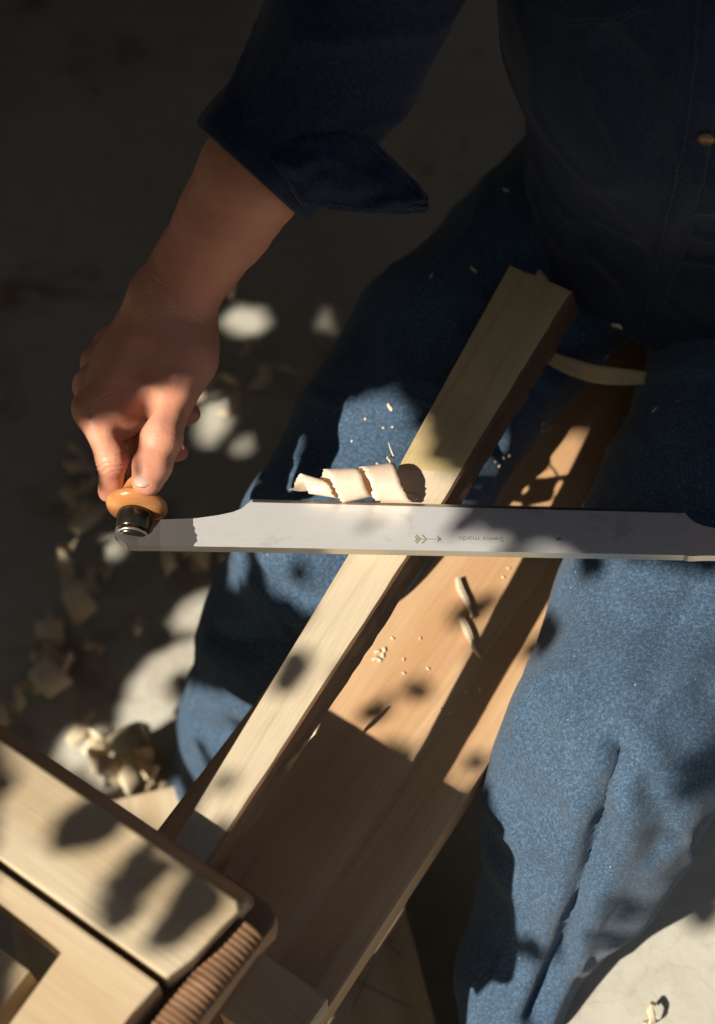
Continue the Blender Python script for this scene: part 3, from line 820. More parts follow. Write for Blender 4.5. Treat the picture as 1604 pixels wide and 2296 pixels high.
# index finger down the near side of the grip
f.chain([(mc[0], .0130), (pt(252, 1032, .6960), .0112)], .010)
f.chain([(pt(252, 1032, .6960), .0110), (pt(250, 1098, .6700), .0094)], .006)
f.chain([(pt(250, 1098, .6700), .0092), (pt(300, 1098, .6470), .0085)], .005)
# the other fingers round the grip, their tips coming out on the far side
for m, a, b, c, r in ((mc[1], (222, 962, .664), (300, 1000, .640), (400, 1012, .655), .0098),
                      (mc[2], (232, 905, .655), (320, 948, .634), (428, 928, .662), .0096),
                      (mc[3], (262, 850, .652), (335, 885, .634), (410, 870, .652), .0085)):
    f.chain([(m, r+.0020), (pt(*a), r+.0006)], .008); f.chain([(pt(*a), r+.0004), (pt(*b), r)], .005); f.chain([(pt(*b), r), (pt(*c), r-.0012)], .005)
# thumb along the top of the grip
TH = [pt(392, 868, .7125), pt(362, 985, .7080), pt(331, 1078, .7000)]
f.chain([(TH[0], .0165), (TH[1], .0150)], .008)
f.chain([(TH[1], .0150), (TH[1]*0.35 + TH[2]*0.65, .0146), (TH[2], .0122)], .004, (0, 0.1, 1), 1.1)
# knuckles, tendons and the hollow between them
for m, r in zip(mc, (.0128, .0122, .0118, .0112)): f.add(m + [0, 0, .002], m + [0, 0, .0021], r, r, .008)
f.add(TH[1] + [0, 0, .0015], TH[1] + [0, 0, .0016], .0142, .0142, .006)
f.add(pt(345, 668, .748), pt(345, 668, .7481), .018, .018, .016)                            # wrist bone
f.cut(pt(300, 800, .742), pt(240, 895, .728), .008, .008, .014)
f.cut(pt(330, 905, .722), pt(298, 985, .702), .006, .005, .008)
V, F = f.mesh(); V = relax(V, F, 3)
# creases across the thumb joint and the wrist, veins on the back of the hand
N = normals(V, F)
ta = (TH[2]-TH[0])/np.linalg.norm(TH[2]-TH[0]); s = (V-TH[1]) @ ta
near = np.exp(-((np.linalg.norm(V-TH[1], axis=1))/.018)**4)
V = V + N * (near*np.exp(-(s/.0065)**2)*.0009*np.sin(s/.0029*2*math.pi + 1.5*vnoise(V, 4, 8, 40, 90)))[:, None]
V = V + N * (.00022*vnoise(V, 5, 12, 30, 90))[:, None]
for c_, ax_, wd_, am_ in ((pt(252, 1032, .700), pt(250, 1098, .67) - mc[0], .010, .0007), (mc[0] + [0, 0, .008], pt(252, 1032, .696) - mc[0], .012, .0006),
                          (pt(385, 680, .755), pt(350, 760, .73) - pt(437, 595, .765), .028, .0005)):
    ax_ = ax_/np.linalg.norm(ax_); q_ = (V - c_) @ ax_; nr = np.exp(-(np.linalg.norm(V - c_, axis=1)/(wd_*1.6))**4)
    V = V + N*(nr*np.exp(-(q_/wd_)**2)*am_*np.sin(q_/.0031*2*math.pi + 1.8*vnoise(V, 14, 8, 40, 90)))[:, None]
for a_, b_ in ((pt(350, 740, .760), mc[0] + [0, 0, .006]), (pt(345, 735, .756), mc[1] + [0, 0, .006]), (pt(335, 730, .750), mc[2] + [0, 0, .006])):   # tendons
    ab_ = b_ - a_; t_ = np.clip(((V-a_) @ ab_)/(ab_ @ ab_), 0, 1); d_ = np.linalg.norm(V - a_ - t_[:, None]*ab_, axis=1)
    V = V + N*(.0016*np.exp(-(d_/.010)**2)*np.sin(math.pi*np.clip(t_*.9+.1, 0, 1)))[:, None]
armV, armF = V, F
me = np_mesh('hand_surface', V, F)
# coarse rest of the body (under the clothes and out of the picture), same skin
b = Field(PELV - [0.65, 0.75, 0.30], PELV + [0.6, 0.35, 0.95], 0.006)
HEAD = NECK + F_*0.085 + np.array([0, 0, 0.145])
b.chain([(PELV, .105), (PELV*.5 + CHEST*.5, .098), (CHEST, .112), (NECK - [0, 0, .05], .07)], .04, F_, 1.25)
b.chain([(NECK - [0, 0, .03], .052), (HEAD - [0, 0, .06], .050)], .02)
b.chain([(SHR, .058), (CHEST + [0, 0, .10], .075), (SHL, .058)], .05)
b.chain([(SHR, .052), (ELR, .040)], .02)
mirx = float(at(1050, 1180, ZW).x)
LH = V3(KR2 + KAX2*0.06); aL = R(-42); ROTL = np.array([[math.cos(aL), -math.sin(aL), 0], [math.sin(aL), math.cos(aL), 0], [0, 0, 1]])
def mirr(p):
    p = np.asarray(p, float); q = np.stack([2*mirx - p[..., 0], p[..., 1] - 0.009, p[..., 2]], -1)
    return (q - LH) @ ROTL.T + LH
ELL = mirr(ELR); b.chain([(SHL, .052), (ELL, .040)], .02)
b.add(HEAD + [0, 0, .025], HEAD + F_*.02 + [0, 0, .045], .082, .082, .02); b.add(HEAD + F_*.05 - [0, 0, .05], HEAD + F_*.06 - [0, 0, .055], .05, .045, .04)
b.add(HEAD + F_*.098 + [0, 0, .012], HEAD + F_*.112 - [0, 0, .018], .010, .013, .012)
for q in (-1, 1):
    b.add(HEAD + RT*q*.080, HEAD + RT*q*.086 + [0, 0, .02], .014, .017, .006, RT, 1.8)
    b.cut(HEAD + RT*q*.032 + F_*.106 + [0, 0, .012], HEAD + RT*q*.034 + F_*.106 + [0, 0, .012], .013, .013, .01)
b.add(HEAD + F_*.088 - [0, 0, .052] - RT*.018, HEAD + F_*.088 - [0, 0, .052] + RT*.018, .008, .008, .008)
Vb, Fb = b.mesh(); Vb = relax(Vb, Fb, 4)
Vm = mirr(V); Fm = F[:, ::-1] + len(V)
me = np_mesh('body', np.concatenate([V, Vm, Vb]), np.concatenate([F, Fm, Fb + 2*len(V)]))
body = link('body', me, SKIN, person, smooth=True)
for q in (-1, 1):
    e = HEAD + RT*q*.032 + F_*.096 + [0, 0, .012]
    bm = bmesh.new(); bmesh.ops.create_uvsphere(bm, u_segments=16, v_segments=10, radius=.012)
    bm_done('eye', bm, M('eye_white', (0.7, 0.68, 0.65), .2).m, person, e, smooth=True)
h = Field(HEAD - [0.16, 0.16, 0.12], HEAD + [0.16, 0.16, 0.2], 0.005)
h.add(HEAD - F_*.012 + [0, 0, .045], HEAD + [0, 0, .058], .092, .088, .01)
h.add(HEAD - F_*.04, HEAD - F_*.045 - [0, 0, .05], .075, .055, .02); h.cut(HEAD + F_*.13 - [0, 0, .03], HEAD + F_*.12 - [0, 0, .01], .085, .08, .01)
Vh, Fh = h.mesh(); Vh = relax(Vh, Fh, 2); Vh = Vh + normals(Vh, Fh)*(.003*vnoise(Vh, 9, 12, 20, 60))[:, None]
link('hair', np_mesh('hair', Vh, Fh), HAIR, person, smooth=True)
# thumb nail
def nail(c, d, n, w_, l_):
    c = Vector(c); d = Vector(d).normalized(); n = Vector(n); n = (n - d*n.dot(d)).normalized(); s_ = d.cross(n)
    bm = bmesh.new(); g = []
    for i in range(9):
        row = []
        for j in range(9):
            u, v = i/4-1, j/4-1
            k = math.sqrt(max(0, 1 - 0.5*v*v)); kk = math.sqrt(max(0, 1 - 0.5*u*u))
            row.append(bm.verts.new(c + d*(l_/2*u*k) + s_*(w_/2*v*kk) + n*(-0.0030*v*v*kk - 0.0009*max(0, u)**2)))
        g.append(row)
    for i in range(8):
        for j in range(8): bm.faces.new((g[i][j], g[i+1][j], g[i+1][j+1], g[i][j+1]))
    r = bmesh.ops.extrude_face_region(bm, geom=list(bm.faces))
    for x in r['geom']:
        if isinstance(x, bmesh.types.BMVert): x.co -= n*0.0022
    return bm_done('thumbnail', bm, NAIL, body, smooth=True)
nail(TH[2] + ta*.0015 + np.array([-.002, -.002, .0106]), ta, Vector((-0.15, -0.30, 0.92)), .0145, .0150)

# jeans: two legs, the lit left one with a deep fold
def cloth(V, F, seed, amp, lo, hi, ridge=0.0):
    N = normals(V, F); V = V + N*(amp*vnoise(V, seed, 16, lo, hi))[:, None]
    if ridge:
        w_ = vnoise(V, seed+50, 10, lo*1.2, hi*1.2); V = V + N*(ridge*(1-np.minimum(1, np.abs(w_)*1.6))**2)[:, None]
    return V
j = Field(np.array([-0.32, -0.50, 0.005]), np.array([0.62, 0.62, 0.76]), 0.0042)
HR = PELV + RT*.095 - [0, 0, .02]; HL = PELV - RT*.095 - [0, 0, .02]
KR_ = pt(735, 1215, .492); KL_ = pt(1405, 1640, .535)
j.chain([(PELV + [0, 0, .03], .125), (PELV - F_*.02, .135)], .04, F_, 1.15)
j.chain([(HR, .098), (pt(1005, 820, .520), .094), (pt(880, 1010, .508), .089), (KR_, .078)], .04)
j.chain([(HR - RT*.03, .08), (pt(1055, 930, .508), .052), (pt(965, 1090, .498), .048)], .03)
j.chain([(KR_, .078), (pt(655, 1400, .38), .0790), (pt(596, 1600, .22), .083), (pt(556, 1765, .08), .088)], .03)
j.chain([(HL, .098), (pt(1590, 1180, .535), .098), (pt(1505, 1420, .530), .094), (KL_, .088)], .04)
j.chain([(KL_, .088), (pt(1328, 1800, .460), .083), (pt(1278, 1955, .388), .070), (pt(1208, 2085, .338), .047), (pt(1155, 2200, .302), .043), (pt(1135, 2320, .278), .042)], .03)
V, F = j.mesh(); V = relax(V, F, 4); V = cloth(V, F, 21, .0022, 3, 9, .0034)
def crease(V, F, pts, depth, wd, lip):
    """a fold pressed into the cloth along a line, with soft lips"""
    N = normals(V, F); d = np.full(len(V), 9.0)
    for a, b in zip(pts, pts[1:]):
        a = np.asarray(a); ab = np.asarray(b) - a; t = np.clip(((V-a) @ ab)/(ab @ ab), 0, 1)
        d = np.minimum(d, np.linalg.norm(V - a - t[:, None]*ab, axis=1))
    return V + N*(-depth*np.exp(-(d/wd)**2) + lip*np.exp(-((d-2.2*wd)/(1.3*wd))**2))[:, None]
def surf(px, py):
    """the cloth point in line with a place of the layout drawing"""
    d = np.array((FWD + Vector((1, 0, 0))*((px-802)/FPX) + UP*((1148-py)/FPX)).normalized()); rel = V - np.array(CAM); t = rel @ d
    ok = np.linalg.norm(rel - t[:, None]*d, axis=1) < .007
    return V[np.nonzero(ok)[0][np.argmin(t[ok])]] if ok.any() else pt(px, py, .4)
for line, dp_, wd_, lip_ in (
    ([(1385, 1690), (1362, 1780), (1335, 1870), (1308, 1970), (1282, 2060), (1255, 2150), (1228, 2230), (1210, 2290)], .014, .0075, .006),
    ([(1095, 1900), (1150, 1950), (1230, 1985)], .003, .014, .003),
    ([(1600, 1540), (1500, 1600), (1410, 1640), (1330, 1650)], .004, .010, .003),
    ([(1560, 1300), (1500, 1400), (1470, 1500)], .003, .012, .002),
    ([(1180, 1620), (1260, 1720), (1330, 1780)], .004, .010, .003),
    ([(1450, 1760), (1500, 1850), (1480, 1920)], .004, .010, .003),
    ([(960, 880), (1040, 960), (1130, 1000)], .005, .008, .003),
    ([(540, 1270), (620, 1330), (700, 1360)], .005, .010, .003),
    ([(470, 1420), (560, 1450), (640, 1430)], .005, .010, .003),
    ([(430, 1620), (480, 1650), (530, 1640)], .004, .010, .003)):
    V = crease(V, F, [surf(x, y) for x, y in line], dp_, wd_, lip_)
V = relax(V, F, 1)
jeans = link('jeans', np_mesh('jeans', V, F), JEANS, person, smooth=True)
for nm, q in (('shoe', pt(600, 1790, .05)), ('shoe', pt(1120, 2350, .245))):
    sfd = Field(q - [.18, .22, .05], q + [.18, .18, .1], .006)
    sfd.chain([(q - F_*.05, .045), (q + F_*.06 - [0, 0, .005], .042), (q + F_*.15 - [0, 0, .01], .035)], .02, (0, 0, 1), 1.0)
    Vs, Fs = sfd.mesh(); Vs[:, 2] = np.maximum(Vs[:, 2], q[2] - .044)
    link(nm, np_mesh(nm, Vs, Fs), SHOE, person, smooth=True)

# shirt: body and sleeves, cut at the hem and at the rolled cuffs
slv = [(825, 0, .945, .054), (752, 135, .905, .052), (668, 250, .874, .047), (590, 366, .846, .0405), (553, 425, .832, .038)]
s = Field(np.minimum(PELV, pt(500, 250, .85)) - [0.12, 0.26, 0.10], np.maximum(PELV, ELL) + [0.22, 0.24, 0.75], 0.0050)
s.chain([(PELV + F_*.045 - [0, 0, .01], .150), (PELV + F_*.050 + [0, 0, .12], .146), (CHEST + F_*.01 - [0, 0, .08], .150), (CHEST, .150), (CHEST + [0, 0, .10], .12), (NECK - [0, 0, .05], .072)], .05, F_, 1.18)
s.chain([(SHR, .078), (CHEST + [0, 0, .09], .09), (SHL, .078)], .06)
s.chain([(SHR, .074)] + [(pt(x, y, z), r) for x, y, z, r in slv], .03)
s.add(pt(700, 205, .885), pt(566, 400, .838), .0475, .0415, .004)
s.chain([(SHL, .074)] + [(mirr(pt(x, y, z)), r+.004) for x, y, z, r in slv], .03)
V, F = s.mesh(); V = relax(V, F, 4)
V = cloth(V, F, 33, .0024, 4, 12, .0040); V = relax(V, F, 1)
me = np_mesh('shirt', V, F); bm = bmesh.new(); bm.from_mesh(me)
def slice_off(bm, o, n, test):
    vs = {v for v in bm.verts if test(v.co)}
    fs = [f_ for f_ in bm.faces if all(v in vs for v in f_.verts)]
    es = {e for f_ in fs for e in f_.edges}; vv = {v for f_ in fs for v in f_.verts}
    bmesh.ops.bisect_plane(bm, geom=list(vv) + list(es) + fs, dist=1e-6, plane_co=o, plane_no=n, clear_outer=True)
cA, cB, cC = Vector(pt(485, 300, .872)), Vector(pt(672, 468, .842)), Vector(pt(580, 385, .800))
cn = (cB-cA).cross(cC-cA).normalized()
if cn.dot(Vector(pt(400, 650, .74)) - cA) < 0: cn = -cn
cc = Vector(pt(580, 370, .846))
slice_off(bm, cA, cn, lambda c: (c-cc).length < .13)
rim = [v.co.copy() for v in bm.verts if abs((v.co-cA).dot(cn)) < 2e-5 and (v.co-cc).length < .11]
m_ = Vector(mirr(np.array(cc))); mA = Vector(mirr(np.array(cA)))
cnL = Vector(ROTL @ (np.array(cn)*[-1, 1, 1]))
slice_off(bm, mA, cnL, lambda c: (c-m_).length < .075)
h1, h2, h3 = Vector(pt(1100, 575, .66)), Vector(pt(1450, 772, .64)), Vector(pt(1275, 690, .58))
hn = (h2-h1).cross(h3-h1).normalized()
if hn.y > 0: hn = -hn
slice_off(bm, h1, hn, lambda c: c.z < .74)
def cuff_band(rim):
    """the rolled-up end of the sleeve: a soft thick band round the opening"""
    c = sum(rim, Vector())/len(rim); u = (rim[0]-c).normalized(); v = cn.cross(u)
    ang = sorted((math.atan2((p-c).dot(v), (p-c).dot(u)), (p-c).length) for p in rim)
    def rad(a):
        w_ = [(math.exp(-((math.remainder(a-x, 2*math.pi))/.12)**2), l) for x, l in ang]; return sum(k*l for k, l in w_)/max(1e-9, sum(k for k, _ in w_))
    bb = bmesh.new(); rows = []; n = 72
    for i in range(n):
        a = i/n*2*math.pi; r0 = rad(a); d = u*math.cos(a) + v*math.sin(a); row = []
        w1 = .0012*noise.noise(Vector((math.cos(a)*2.2, math.sin(a)*2.2, 1))); w2 = .004*noise.noise(Vector((math.cos(a)*1.6, math.sin(a)*1.6, 6)))
        for out, back in ((-.003, -.006), (-.0015, .002), (.0012, .0045), (.0038, .003), (.0052, -.003), (.0055, -.012), (.0050, -.024), (.0046, -.034), (.0030, -.038), (-.001, -.036)):
            row.append(bb.verts.new(c + d*(r0 + out + w1) + cn*(back + w2*(back < -.02))))
        rows.append(row)
    for i in range(n):
        for k in range(9): bb.faces.new((rows[i][k], rows[(i+1) % n][k], rows[(i+1) % n][k+1], rows[i][k+1]))
    bm_done('cuff_band', bb, SHIRT, person, smooth=True)
cuff_band(rim)
sho = bm_done('shirt', bm, SHIRT, person, smooth=True)
md = sho.modifiers.new('thickness', 'SOLIDIFY'); md.thickness = 0.0022; md.offset = -1

# ------------------------------------------------------------------ details of the clothes
bpy.context.view_layer.update()
DG = bpy.context.evaluated_depsgraph_get()
def ray(px, py): return (FWD + Vector((1, 0, 0))*((px-802)/FPX) + UP*((1148-py)/FPX)).normalized()
def onto(o, px, py, zf, off=0.0):
    """the point of an object's surface seen at a place of the layout drawing, lifted by off"""
    ok, p, n, _ = o.ray_cast(parent_world(o).inverted() @ CAM, ray(px, py))
    if not ok: return at(px, py, zf), Vector((0, 0, 1))
    return parent_world(o) @ p + n*off, n
def strip_on(name, o, left, right, off, mat, parent, n=40, m=4, zf=.7):
    """a band of cloth sewn on along two lines"""
    def lin(pts, t):
        t = t*(len(pts)-1); i = min(int(t), len(pts)-2); q = t-i
        return (pts[i][0]*(1-q)+pts[i+1][0]*q, pts[i][1]*(1-q)+pts[i+1][1]*q)
    bm = bmesh.new(); g = []
    for i in range(n+1):
        a, b = lin(left, i/n), lin(right, i/n); row = []
        for k in range(m+1):
            q = k/m; p, nn = onto(o, a[0]*(1-q)+b[0]*q, a[1]*(1-q)+b[1]*q, zf, off if 0 < k < m else off*0.2)
            row.append(bm.verts.new(p))
        g.append(row)
    for i in range(n):
        for k in range(m): bm.faces.new((g[i][k], g[i+1][k], g[i+1][k+1], g[i][k+1]))
    return bm_done(name, bm, mat, parent, smooth=True)
PL = [(1566, -20), (1556, 120), (1540, 260), (1512, 400), (1478, 540), (1448, 680), (1432, 756)]
PR = [(1640, -20), (1628, 120), (1612, 260), (1586, 400), (1548, 540), (1506, 660), (1462, 764)]
strip_on('placket', sho, PL, PR, .0022, SHIRT, person)
def dashes(o, pts, step, ln, rad, off, mat, parent, zf=.7):
    bm = bmesh.new(); d = 0.0; nx = 0.0
    for (x0, y0), (x1, y1) in zip(pts, pts[1:]):
        L_ = math.hypot(x1-x0, y1-y0); t = nx
        while t + ln < L_:
            a, n1 = onto(o, x0+(x1-x0)*t/L_, y0+(y1-y0)*t/L_, zf, off); b, n2 = onto(o, x0+(x1-x0)*(t+ln)/L_, y0+(y1-y0)*(t+ln)/L_, zf, off)
            t += step
            if (a-b).length > .02: continue
            dd = (b-a).normalized(); s_ = dd.cross(n1).normalized()*rad
            vs = [bm.verts.new(v) for v in (a-s_, a+s_, b+s_, b-s_, a+n1*rad, b+n1*rad)]
            for q in ((0, 4, 5, 3), (4, 1, 2, 5), (0, 1, 4), (3, 5, 2), (0, 3, 2, 1)): bm.faces.new([vs[k] for k in q])
        nx = t - L_
    return tag(bm_done('stitching', bm, mat, parent), kind='stuff')
for ln_ in ([(x+7, y) for x, y in PL], [(x-7, y) for x, y in PR],
            [(1106, 440), (1104, 520), (1112, 575)], [(1120, 582), (1200, 622), (1300, 680), (1425, 752)],
            [(1200, 10), (1290, 42), (1390, 36), (1440, 10)], [(1195, 18), (1290, 52), (1395, 46), (1450, 16)]):
    dashes(sho, ln_, 11, 7, .00035, .0030, STITCH, sho)
p_, n_ = onto(sho, 1586, 304, .8, .0035)
bt = bmesh.new(); bmesh.ops.create_cone(bt, cap_ends=True, segments=24, radius1=.0062, radius2=.0052, depth=.0024)
bmesh.ops.bevel(bt, geom=[e for e in bt.edges], offset=.0005, segments=2, affect='EDGES')
bm_done('button', bt, BUTTON, sho, p_, n_.to_track_quat('Z', 'Y').to_euler(), smooth=True)
# the loose end of the rolled cuff, hanging out to the right of the elbow
def lerp_pts(pts, t):
    t = t*(len(pts)-1); i = min(int(t), len(pts)-2); q = t-i
    return np.array(pts[i])*(1-q) + np.array(pts[i+1])*q
UPc = [(596, 338, .882), (680, 290, .900), (790, 275, .900), (850, 325, .880), (905, 378, .862), (940, 412, .852), (961, 440, .845)]
LOc = [(636, 402, .868), (676, 462, .852), (716, 466, .850), (790, 476, .848), (850, 481, .846), (912, 480, .842), (962, 473, .838)]
bm = bmesh.new(); g = []; NA, NB = 44, 14
for i in range(NA+1):
    a, b = lerp_pts(UPc, i/NA), lerp_pts(LOc, i/NA); row = []
    for k in range(NB+1):
        q = k/NB; c = a*(1-q) + b*q
        z = c[2] + .010*math.sin(math.pi*q)*(1 - .5*i/NA) + .0035*noise.noise(Vector((i*.16, k*.35, 2)))
        row.append(bm.verts.new(at(c[0], c[1] + 2.5*noise.noise(Vector((i*.3, 0, 8)))*(q > .95), z)))
    g.append(row)
for i in range(NA):
    for k in range(NB): bm.faces.new((g[i][k], g[i+1][k], g[i+1][k+1], g[i][k+1]))
cf = bm_done('rolled_cuff', bm, SHIRT, person, smooth=True)
md = cf.modifiers.new('thickness', 'SOLIDIFY'); md.thickness = .0040; md.offset = -1
bpy.context.view_layer.update()
dashes(cf, [(735, 457), (790, 464), (850, 468), (912, 466), (950, 460), (955, 452)], 10, 6, .0004, .0012, STITCH, cf)
dashes(cf, [(832, 330), (880, 372), (925, 418), (952, 448)], 10, 6, .0004, .0012, STITCH, cf)

# ------------------------------------------------------------------ chips and crumbs
def land(px, py):
    ok, p, n, _, o, _ = S.ray_cast(DG2, CAM, ray(px, py)); return p, n
bpy.context.view_layer.update(); DG2 = bpy.context.evaluated_depsgraph_get()
# the broad curved shaving lying across the lap
pp, ss = [], []
ends = [onto(jeans, x, y, .60)[0] for x, y in ((1236, 812), (1440, 848))]
z0_, z1_ = ends[0].z + .006, ends[1].z + .007
for i in range(25):
    t = i/24; x = 1226 + 224*t; y = 798 + 50*t + 20*math.sin(t*math.pi)*(1-.4*t)
    pp.append(at(x, y, z0_ + (z1_-z0_)*t + .010*math.sin(t*math.pi))); ss.append(Vector((.16, .80, .62 - .35*t)))
o = ribbon('wood_shaving', pp, ss, [.012 + .004*math.sin(i/24*3) for i in range(25)], W_ROUGH, None, .0009, 4, .001, .0004, 77)
tag(o, 'long curved shaving lying across the lap right of the stick', 'wood shaving')
def chip(px, py, l_, w_, rot, label, group, name='wood_chip', bend=.25, cat='wood chip'):
    p, n = land(px, py); t0 = Vector((math.cos(rot), math.sin(rot), 0)); t0 = (t0 - n*t0.dot(n)).normalized(); s_ = n.cross(t0)
    pts = [p + n*(.0010 + bend*l_*(q*q)) + t0*l_*q + s_*(.10*l_*math.sin(q*5)) for q in (-.5, -.25, 0, .25, .5)]
    o = ribbon(name, pts, [s_]*5, [w_*.5, w_*.9, w_, w_*.85, w_*.35], SHAVE, None, .0007, 2, 0, w_*.12, int(px))
    return tag(o, label, cat, group)
LAPG = 'small chips on the lap'
chip(1386, 730, .011, .0045, .1, 'short tan chip on the dark lap above the long curved shaving', LAPG)
chip(1358, 800, .007, .003, .6, 'tiny chip on the dark lap just above the curved shaving', LAPG)
chip(1062, 606, .009, .0022, -1.1, 'bright sliver on the dark thigh left of the stick end', LAPG)
chip(968, 620, .006, .0016, .9, 'faint curved sliver on the dark thigh left of the bright one', LAPG)
chip(875, 914, .0075, .0028, -1.35, 'upright sliver at the top of the sunlit thigh patch', LAPG)
chip(1136, 428, .008, .0030, -1.1, 'pale chip caught on the shirt hem left of the stick', 'chips on the shirt')
chip(1216, 622, .014, .008, -1.2, 'torn splinter sticking up from the end of the stick', None)
chip(1470, 920, .006, .002, .1, 'thin chip on the dark left thigh', LAPG)
for k, (x, y) in enumerate(((1216, 950), (1222, 962), (1228, 956), (1213, 966), (1234, 964))):
    chip(x, y, .0042, .0026, k*1.3, 'crumb in the little cluster on the dark lap right of the stick', 'crumbs clustered on the lap', 'wood_crumb', .1, 'wood crumb')
for k, (x, y) in enumerate(((846, 1462), (858, 1470), (850, 1480), (840, 1478), (862, 1458))):
    chip(x, y, .0050, .0034, k*1.1, 'white crumb in the cluster on the sunlit bench beside the stick', 'crumbs clustered on the bench', 'wood_crumb', .2, 'wood crumb')
for k, (x, y) in enumerate(((1044, 1552), (960, 1500), (905, 1480), (990, 1590), (880, 1432), (942, 1432), (1140, 1275), (1128, 1295), (1075, 1548), (1010, 1600), (905, 1510))):
    chip(x, y, .0034, .0018, k*2.1, 'single pale crumb scattered over the lit bench', 'crumbs scattered on the bench', 'wood_crumb', .1, 'wood crumb')
for k, (x, y) in enumerate(((1110, 1035), (1128, 1028), (1140, 1022), (1155, 1040), (1118, 1045), (846, 1040), (790, 990), (860, 960), (820, 940), (880, 958))):
    chip(x, y, .0022, .0016, k*1.7, 'white fleck of dust on the sunlit thigh', 'flecks on the thigh', 'wood_crumb', .1, 'wood crumb')
# curly fibre standing by the fresh curl, and the torn fibre under the stick
c0_ = at(872, 1002, ZW - .015)
tube('wood_fibre', [at(871, 992, .655), at(878, 1012, .652), at(884, 1026, .650), at(874, 1022, .656), at(868, 1026, .658), at(876, 1036, .658), at(872, 1050, .662), at(884, 1062, .668)],
     [.0003, .0006, .0008, .0006, .0007, .0009, .0010, .0004], SHAVE, None, 6)
tag(bpy.data.objects['wood_fibre'], 'wispy curled fibre standing behind the fresh wood curl', 'wood fibre')
fb = [at(718, 1608, ZB+.06), at(708, 1628, ZB+.055), at(700, 1650, ZB+.05), at(682, 1674, ZB+.048)]
o = ribbon('wood_fibre', fb, [Vector((1, .4, .3))]*4, [.002, .006, .007, .001], SHAVE, None, .0008, 4, .001, .0012, 9)
tag(o, 'ragged torn fibre hanging under the right edge of the stick', 'wood fibre')
